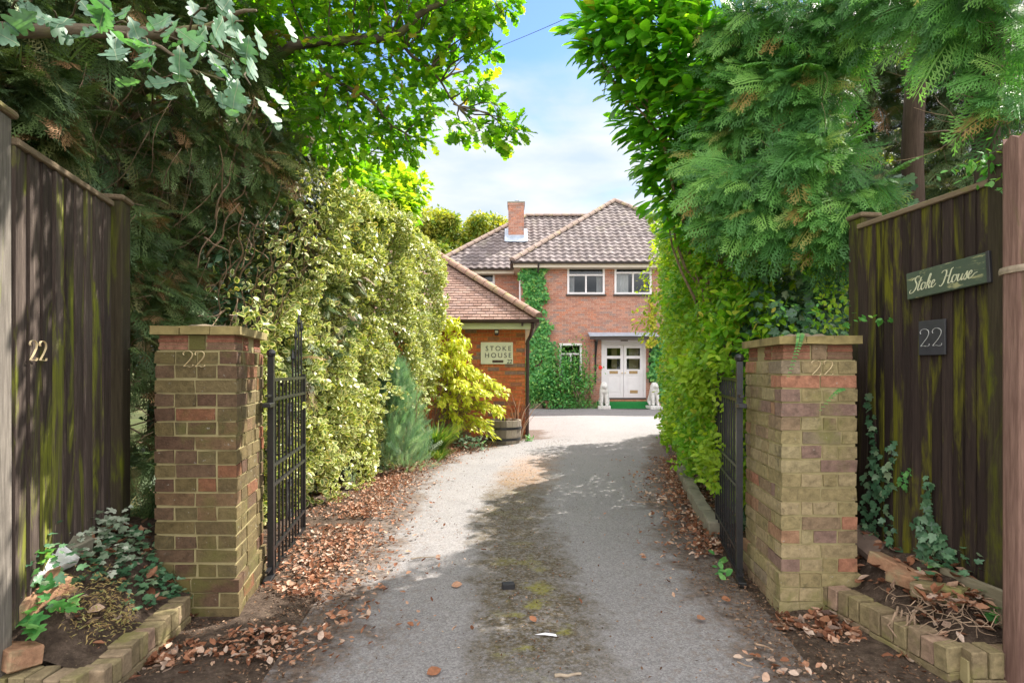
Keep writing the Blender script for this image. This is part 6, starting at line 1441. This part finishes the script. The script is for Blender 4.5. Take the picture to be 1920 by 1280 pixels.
# ivy and climbers on the house
def wall_ivy(name, label, pts, n, leaf, mat, dep, group=None, seed=1):
    """pts: list of (x, z, r) blobs lying on the house front"""
    P = []
    for (x, z, r, y) in pts:
        k = int(n * r * r); a = rdir(k); q = RNG.random(k) ** .4; P.append(np.stack([x + a[:, 0] * q * r, y - RNG.random(k) ** 1.4 * dep * (.4 + r), z + a[:, 2] * q * r], 1))
    P = np.concatenate(P); P[:, 2] = np.maximum(P[:, 2], .03); k = len(P)
    o = leaves(name, mat, P, unit(rdir(k) * .6 + A3([0, -.3, -.9])), unit(A3([0, -1, .35]) + rdir(k) * .5), leaf * RNG.uniform(.7, 1.3, k), T_IVY); return tag(o, label, 'climber', group)
iv = []
for i in range(34):
    z = .2 + 4.75 * i / 33; w = .34 if z > 3 else .34 + .28 * (3 - z) / 3
    for q in range(3): iv.append((.80 + random.uniform(-w, w) + (.12 if z < 3 else 0), z, random.uniform(.16, .28), YW - .03))
wall_ivy('climbing_ivy', 'tall green climber covering the left corner of the house front', iv, 900, .11, M['l_house'], .25)
wall_ivy('climbing_plant', 'dark green climber beside the front door on the right', [(5.15 + random.uniform(-.15, .25), .2 + 2.2 * i / 22, random.uniform(.14, .24), YW - .1) for i in range(23)] + [(5.4, 1.2, .4, YW - .1), (5.6, .7, .45, YW - .2), (5.3, .4, .35, YW - .3)], 800, .11, M['l_house'], .3)
wall_ivy('climbing_plant', 'yellowing vine trailing down the wall right of the canopy', [(5.02 + .06 * math.sin(i), 2.3 + 1.7 * i / 20, random.uniform(.06, .13), YW - .03) for i in range(21)] + [(4.9, 2.35, .2, YW - .5), (4.75, 2.3, .16, YW - .6)], 1500, .09, M['l_vine'], .2)
CL = [((x, YW - random.uniform(.2, .7), z), r) for (x, z, r) in ((.75, .35, .4), (1.1, .5, .42), (1.45, .6, .45), (1.75, .45, .4), (.6, .8, .35), (1.0, 1.0, .4), (1.35, 1.15, .36), (1.7, 1.0, .3), (2.0, .6, .35), (2.2, .3, .3), (1.9, .2, .3), (2.45, .25, .25), (2.65, .2, .2), (1.4, .25, .35), (1.75, 1.5, .3), (2.05, 1.2, .28), (1.9, .9, .3), (2.3, .8, .26), (1.65, 1.9, .22), (1.85, 1.75, .18), (1.75, 1.35, .32), (2.2, 1.3, .3), (2.0, 1.55, .28), (2.35, 1.1, .28), (2.5, .8, .25), (1.7, 2.1, .18), (2.3, 1.7, .15))]
mound('garden_shrub', 'dark green shrubs massed under the ground floor window left of the door', CL, 42, .12, M['l_house'], T_KITE, cat='shrub')
mound('garden_shrub', 'pale green low plants edging the bed left of the door', [((1.9 + .22 * i, YW - .75, .12), .17) for i in range(6)], 70, .10, M['l_weed'], T_LANCE, cat='plant')
e = empty('rose_bush', (2.35, YW - .4, 0), 'leggy rose bush with one red bloom left of the front door', 'shrub'); mb = MB(); tips = []
for (tx, tz) in ((2.1, 2.2), (2.35, 2.4), (2.55, 2.1), (3.05, 1.45), (2.7, 1.7), (1.9, 2.0), (2.45, 1.3), (2.85, 1.1)):
    p = limb(mb, (2.35 + random.uniform(-.15, .15), YW - .4, 0), (tx, YW - .45 + random.uniform(-.2, .1), tz), .014, .005, n=8, sides=5, wig=.07); tips += p[3:]
mb.build('stems', M['twig_pale'], e, True); P = np.array([tuple(t) for t in tips for q in range(12)]) + RNG.normal(size=(len(tips) * 12, 3)) * .09; k = len(P)
leaves('foliage', M['l_ivy_bright'], P, rdir(k), unit(A3([0, -.7, .6]) + rdir(k) * .5), RNG.uniform(.07, .12, k), T_KITE, e)
mb = MB(); c = Vector((3.07, YW - .62, 1.44))
for i in range(16): a = i * 2.4; r = .012 + .05 * i / 16; mb.add([c + Vector((r * math.cos(a) + .03 * math.cos(q), -.02 - .04 * (1 - i / 16), r * math.sin(a) + .03 * math.sin(q))) for q in (0, 1.3, 2.5, 3.8, 5)], [(0, 1, 2, 3, 4)])
mb.build('bloom', M['rose'], e)
# little brick piers and kerb along the house bed, low wall pieces
loose('brick_pier', 'small brick pier at the end of the house bed by the garage', (1.28, 20.0, .14), (.24, .24, .28), (0, 0, 3), M['brick_house'], 'pier'); loose('stone_block', 'pale stone block beside the small brick pier', (.75, 20.0, .09), (.62, .2, .18), (0, 0, 0), M['conc'], 'stone')
loose('stone_block', 'flat pale stone in the house bed left of the roses', (1.78, 20.0, .22), (.42, .22, .12), (0, 0, 5), M['conc'], 'stone')
loose('brick_pier', 'small brick pier right of the green doormat', (5.1, 19.72, .1), (.14, .14, .2), (0, 0, 3), M['brick_house'], 'pier')
mb = MB(); mb.box(-5, 2.9, 20.05, 20.13, 0, .09, 0, .01); mb.box(5.2, 10, 20.05, 20.13, 0, .09, 0, .01); tag(mb.build('bed_kerb', M['conc']), 'low kerb edging the planting bed along the house front', 'kerb')

# ------------------------------------------------------------------ small plants in the raised beds
def ground_ivy(label, pts, zf, n, leaf, mat, hang=.0, templ=T_IVY, name='ivy', cat='ivy'):
    P = []
    for (x, y, r) in pts:
        k = int(n * r * r * 10); a = RNG.uniform(0, 2 * math.pi, k); q = np.sqrt(RNG.random(k)) * r; X_ = x + q * np.cos(a); Y_ = y + q * np.sin(a); Z_ = np.array([zf(u, v) for u, v in zip(X_, Y_)]); P.append(np.stack([X_, Y_, Z_ + .015 + RNG.random(k) * .07 + hang * RNG.random(k)], 1))
    P = np.concatenate(P); k = len(P); o = leaves(name, mat, P, unit(rdir(k) * A3([1, 1, .35]) + A3([.1, -.25, -.1])), unit(A3([.1, -.35, 1]) + rdir(k) * .4), leaf * RNG.uniform(.6, 1.3, k), templ); return tag(o, label, cat)
def gl_(px, py, zf=.25): g = bedhit(px, py, bedz_l if px < 960 else bedz_r); return (g.x, g.y)
ground_ivy('dark trailing ivy on the left bed running up to the pillar foot', [(*gl_(255, 1060, .25), .14), (*gl_(300, 1080, .22), .13), (*gl_(325, 1110, .18), .09), (*gl_(240, 1100, .22), .12), (*gl_(285, 1040, .3), .12), (*gl_(340, 1100, .2), .07), (*gl_(200, 1080, .26), .1)], bedz_l, 380, .042, M['l_ivy'])
M['l_ivy_pale'] = leafmat('pale variegated ivy', [(0, (.14, .2, .12)), (.5, (.3, .36, .26)), (1, (.55, .58, .48))], .2, (1, 1.1, .8))
ground_ivy('pale variegated ivy against the left fence foot', [(*gl_(215, 1010, .36), .08), (*gl_(225, 1040, .33), .09), (*gl_(190, 1020, .34), .08), (*gl_(165, 1050, .32), .08), (*gl_(210, 1065, .3), .08)], bedz_l, 420, .042, M['l_ivy_pale'], .12)
ground_ivy('grey green ivy at the left edge of the left bed', [(*gl_(20, 1060, .32), .12), (*gl_(70, 1120, .28), .09), (*gl_(110, 1085, .28), .09), (*gl_(40, 1105, .28), .1)], bedz_l, 330, .045, M['l_ivy'], .14)
ground_ivy('dark green broad leafed weed in the bottom left corner', [(*gl_(30, 1165, .25), .13), (*gl_(10, 1140, .26), .12)], bedz_l, 60, .1, M['l_ivy_bright'], .12, name='leafy_weed', cat='weed')
ground_ivy('bright green scalloped weed in the left bed', [(*gl_(85, 1165, .25), .09), (*gl_(115, 1155, .25), .07)], bedz_l, 120, .075, M['l_weed'], .08, name='leafy_weed', cat='weed')
ground_ivy('dry brown sprawling plant spilling over the left brick edging', [(*gl_(185, 1170, .22), .12), (*gl_(210, 1150, .22), .1), (*gl_(150, 1180, .22), .09), (*gl_(225, 1185, .18), .08)], bedz_l, 1900, .024, M['l_dry'], .07, T_LANCE, 'dry_plant', 'plant')
ground_ivy('ivy on the right bed under the mossy fence', [(*gl_(1600, 1040, .32), .1), (*gl_(1700, 1030, .33), .1), (*gl_(1760, 1060, .32), .12), (*gl_(1800, 1085, .3), .09), (*gl_(1580, 1060, .28), .07), (*gl_(1740, 1100, .28), .06)], bedz_r, 330, .042, M['l_ivy'], .1)
ground_ivy('fresh green ivy at the lower right corner of the right bed', [(*gl_(1885, 1185, .2), .09), (*gl_(1915, 1200, .2), .1), (*gl_(1860, 1160, .24), .05)], bedz_r, 130, .06, M['l_weed'], .1)
ground_ivy('bright green seedling among the loose bricks', [(*gl_(1745, 1085, .27), .045)], bedz_r, 300, .05, M['l_weed'], .08, T_LEAF, 'seedling', 'plant')
# ivy climbing the right fence, fern fronds hanging over the right pillar
def climb(label, spots, mat, leaf, per, name='ivy', d=.03):
    P = []
    for (y0, za, zb, wv) in spots:
        for i in range(per):
            t = i / per; yy = y0 + wv * math.sin(t * 7 + y0 * 9) + random.gauss(0, .02); P.append(tuple(onfence(yy, za + (zb - za) * t + random.gauss(0, .01), d + random.uniform(0, .03))))
    P = np.array(P); k = len(P); o = leaves(name, mat, P, unit(rdir(k) * .6 + A3([0, -.2, -.7])), unit(A3([-1, -.4, .3]) + rdir(k) * .35), leaf * RNG.uniform(.6, 1.3, k), T_IVY); return tag(o, label, 'ivy')
climb('thin ivy strands climbing the right fence beside the pillar', [(3.45, .3, 1.25, .03), (3.3, .3, 1.0, .03), (3.4, .3, .9, .02)], M['l_ivy'], .045, 42)
climb('ivy strand climbing the middle of the right fence', [(3.02, .3, .82, .02), (2.93, .28, .55, .03), (3.05, .3, .6, .03)], M['l_ivy'], .045, 36)
climb('single bright sprig on the right fence', [(3.2, .72, .84, .006)], M['l_weed'], .035, 12, 'sprig')
def frond(mbP, a, b, n, leaf):
    a = Vector(a); b = Vector(b); out = []
    for i in range(n):
        t = i / (n - 1); p = a.lerp(b, t) + Vector((0, -.03 * math.sin(math.pi * t), .03 * math.sin(math.pi * t)))
        for sg in (-1, 1): out.append((p, sg, leaf * (1 - .6 * t)))
    return out
e = empty('fern', W(1500, 610, 3.3), 'light green fern fronds hanging over the front of the right pillar', 'fern')
FR = frond(None, W(1500, 625, 3.17), W(1478, 705, 3.13), 16, .028) + frond(None, W(1578, 728, 3.17), W(1538, 768, 3.15), 12, .024)
P = np.array([tuple(p) for p, s, l in FR]); D = np.array([(s * .9, -.3, -.35) for p, s, l in FR]); k = len(P); leaves('fronds', M['l_weed'], P, D, unit(A3([0, -1, .5]) + rdir(k) * .2), [l for p, s, l in FR], T_LEAF, e)
ground_ivy('small leaved creeper sprawling on the cap of the right pillar', [(1.75, 3.5, .1), (1.86, 3.4, .1), (1.95, 3.35, .08), (1.66, 3.55, .08)], lambda x, y: 1.63, 170, .04, M['l_ivy_bright'], .1, T_LEAF, 'creeper', 'creeper')
P = []; mb = MB()
pts = [W(x_, y_, 3.3) for x_, y_ in ((1560, 622), (1600, 600), (1640, 595), (1670, 605), (1690, 625))]
for i in range(len(pts) - 1):
    for q in range(7): P.append(tuple(pts[i].lerp(pts[i + 1], q / 7) + Vector(rdir(1)[0]) * .012))
P = np.array(P); k = len(P); tag(leaves('ivy', M['l_ivy_bright'], P, rdir(k), unit(A3([0, -1, .5]) + rdir(k) * .3), RNG.uniform(.025, .045, k), T_LEAF), 'thin green ivy tendril reaching from the right pillar to the fence', 'ivy')
P = []
for (px, py, Y, s) in ((1840, 300, 2.75, .07), (1870, 295, 2.7, .08), (1900, 300, 2.6, .06), (1860, 320, 2.7, .05), (1815, 315, 2.8, .06), (1880, 345, 2.6, .05)):
    c = W(px, py, Y)
    for q in range(22): P.append(tuple(c + Vector((random.gauss(0, s * .6), random.gauss(0, s), random.gauss(0, s * .35)))))
P = np.array(P); k = len(P); tag(leaves('bramble', M['l_ivy_bright'], P, unit(rdir(k) + A3([-.4, 0, -.2])), unit(A3([0, -.5, .8]) + rdir(k) * .4), RNG.uniform(.03, .055, k), T_LEAF), 'small leafy sprig growing over the top of the right fence', 'plant')
tag(leaves('leafy_weed', M['l_weed'], A3(*[tuple(G(1352 + random.gauss(0, 6), 1062 + random.gauss(0, 14), .06)) for i in range(16)]), rdir(16), unit(A3([-.2, -.6, .7]) + rdir(16) * .3), RNG.uniform(.04, .07, 16), T_LEAF), 'small green weed at the foot of the right gate', 'weed')

# ------------------------------------------------------------------ fallen leaves and twigs
def litter(name, n, fn, lo, hi, mt='l_dead'):
    P = fn(n); k = len(P)
    o = leaves(name, M[mt], P, unit(rdir(k) * A3([1, 1, .35])), unit(A3([0, 0, 1]) + rdir(k) * .55), RNG.uniform(lo, hi, k), T_DEAD, None, wid=RNG.uniform(.7, 1.3, k)); return tag(o, None, None, None, 'stuff')
def drift_left(n):
    y = RNG.uniform(2.6, 10.3, n); off = RNG.exponential(.17, n) * RNG.choice([1, -1.9], n, p=[.32, .68]); x = np.interp(y, [a for a, b in LE], [b for a, b in LE]) + off * np.where(y < 4.6, 1.0, .8) - .06
    P = np.stack([x, y, np.full(n, .02)], 1); m = (vnoise(P, 1.6, 3) > np.where(y > 4.0, .1, .42)) & ~((x < -1.5) & (x > -2.1) & (y > 3.1) & (y < 3.75)); P = P[m]
    P[:, 2] += RNG.random(len(P)) * .03 + np.where(P[:, 0] < np.interp(P[:, 1], [a for a, b in LE], [b for a, b in LE]), .015, 0); return P
def drift_right(n):
    y = RNG.uniform(2.5, 9.0, n); off = RNG.exponential(.13, n) * RNG.choice([-1, 2.0], n, p=[.4, .6]); x = np.interp(y, [a for a, b in RE], [b for a, b in RE]) + off + .03
    P = np.stack([x, y, np.full(n, .02)], 1); m = (vnoise(P, 1.8, 5) > .32) & ~((x > 1.5) & (y > 3.2) & (y < 3.9)); P = P[m]; P[:, 2] += RNG.random(len(P)) * .04; return P
def pile(c, rx, ry, n, h):
    a = RNG.uniform(0, 2 * math.pi, n); q = np.sqrt(RNG.random(n)); return np.stack([c[0] + rx * q * np.cos(a), c[1] + ry * q * np.sin(a), c[2] + h * (1 - q) * RNG.random(n) + .01], 1)
litter('leaf_litter', 10500, drift_left, .010, .05); litter('leaf_litter', 7000, drift_right, .010, .052)
litter('leaf_litter', 0, lambda n: np.concatenate([pile(G(1545, 1175), .26, .16, 190, .07), pile(G(1590, 1200), .2, .12, 110, .06), pile(G(1690, 1245), .2, .1, 60, .03), pile(Vector((2.12, 2.66, .3)), .2, .1, 90, .04), pile(G(1870, 1250), .3, .12, 50, .05), pile(G(330, 1235), .22, .12, 130, .05), pile(G(280, 1260), .2, .1, 60, .03), pile(G(350, 1165), .1, .06, 26, .05)]), .03, .085)
litter('leaf_litter', 0, lambda n: np.concatenate([np.stack([x_ := RNG.uniform(-2.4, -1.8, 150), y_ := RNG.uniform(2.4, 3.3, 150), np.array([bedz_l(a, b) for a, b in zip(x_, y_)]) + .04], 1), np.stack([x2 := RNG.uniform(1.95, 2.5, 240), y2 := RNG.uniform(2.56, 3.5, 240), np.array([bedz_r(a, b) for a, b in zip(x2, y2)]) + .045], 1)]), .03, .08)
def specks(n):
    y = RNG.uniform(2.2, 11, n); l = np.interp(y, [a for a, b in LE], [b for a, b in LE]); r = np.interp(y, [a for a, b in RE], [b for a, b in RE]); c = np.interp(y, [a for a, b in CE], [b for a, b in CE]); u = RNG.random(n)
    x = np.where(RNG.random(n) < .62, c + RNG.normal(size=n) * .24, l + (r - l) * u); return np.stack([x, y, np.full(n, .03)], 1)
litter('leaf_litter', 3200, specks, .004, .018, 'l_debris')
litter('leaf_litter', 0, lambda n: np.concatenate([np.stack([-.9 - 1.0 * RNG.random(5200) ** .7, RNG.uniform(2.3, 4.8, 5200), .016 + .02 * RNG.random(5200)], 1), np.stack([1.15 + .9 * RNG.random(4400) ** .7, RNG.uniform(2.3, 4.0, 4400), .016 + .02 * RNG.random(4400)], 1)]), .004, .022, 'l_debris')
# brown stringy dead stems tumbling over the right edging
mb = MB()
for i in range(55):
    a = Vector((2.08 + random.gauss(0, .12), 2.66 + random.gauss(0, .09), .27 + random.random() * .07)); b = a + Vector((random.gauss(-.06, .12), random.gauss(-.07, .09), random.uniform(-.14, .02))); limb(mb, a, b, .0026, .0012, n=6, sides=4, wig=.2)
for i in range(7):
    a = Vector((1.9 + random.gauss(0, .03), 2.72 + random.gauss(0, .05), .21)); limb(mb, a, a + Vector((-.05 + random.gauss(0, .02), -.03, -.2)), .006, .003, n=6, sides=4, wig=.12)
tag(mb.build('dead_stems', M['twig'], None, True), 'tangle of dead brown stems spilling over the right brick edging', 'dead plant')
FL = 'single fallen leaves on the open driveway'
for (px, py, s, lb, mt) in ((655, 1149, .07, 'orange brown fallen leaf alone on the left half of the tarmac', 'l_dead'), (846, 1097, .07, 'brown curled leaf left of the black block on the drive', 'l_dead'), (1005, 1165, .05, 'tan fallen leaf on the mossy strip', 'l_dead'), (800, 1263, .07, 'rust coloured leaf near the bottom edge of the drive', 'l_dead'), (1320, 1156, .06, 'tan leaf by the soil in front of the right gate', 'l_dead'), (1370, 1123, .06, 'pale orange leaf near the right gate foot', 'l_dead'), (1212, 1044, .04, 'small brown leaf on the right half of the drive', 'l_dead')):
    p = G(px, py, .03); o = leaves('fallen_leaf', M[mt], A3([p.x, p.y, p.z]), A3([random.uniform(-1, 1), random.uniform(-.4, .4), .1]), A3([random.uniform(-.2, .2), -.35, 1]), [s], T_LEAF, None, rnd=[random.choice([.3, .45, .6])], wid=[1.5]); tag(o, lb, 'leaf', FL)
mb = MB(); p = G(953, 1097, .04); mb.obox(p, (.078, .05, .035), Matrix.Rotation(.12, 3, 'Z'), 0, .005); tag(mb.build('plastic_block', M['rubber']), 'small black plastic block lying on the mossy strip of the drive', 'block')
mb = MB(); p = G(1022, 1190, .03); mb.add([p + Vector((-.055, .006, .0)), p + Vector((.0, -.006, .004)), p + Vector((.06, -.014, 0)), p + Vector((.055, .0, .006)), p + Vector((0, .012, .008))], [(0, 1, 2, 3, 4)]); tag(mb.build('feather', M['white_lilac']), 'small white feather on the dark moss in the middle of the drive', 'feather')
TW = 'twigs lying on the driveway'
for (a, b, r, lb, mt) in (((1040, 1266), (1090, 1262), .009, 'thick pale twig at the bottom centre of the drive', 'twig_pale'), ((1415, 1205), (1450, 1218), .006, 'dark twig on the soil near the right edging', 'twig'), ((1382, 1240), (1412, 1250), .004, 'short dark twig at the bottom right of the tarmac', 'twig'), ((770, 1047), (815, 1043), .005, 'pale straight twig on the left of the mossy strip', 'twig_pale'), ((1185, 938), (1262, 950), .005, 'long thin twig on the right of the drive beyond the gate', 'twig'), ((560, 1008), (600, 1003), .007, 'dark twig among the leaves by the left gate', 'twig')):
    mb = MB(); limb(mb, G(*a, .03), G(*b, .03), r, r * .6, n=6, sides=6, wig=.05); tag(mb.build('twig', M[mt], None, True), lb, 'twig', TW)
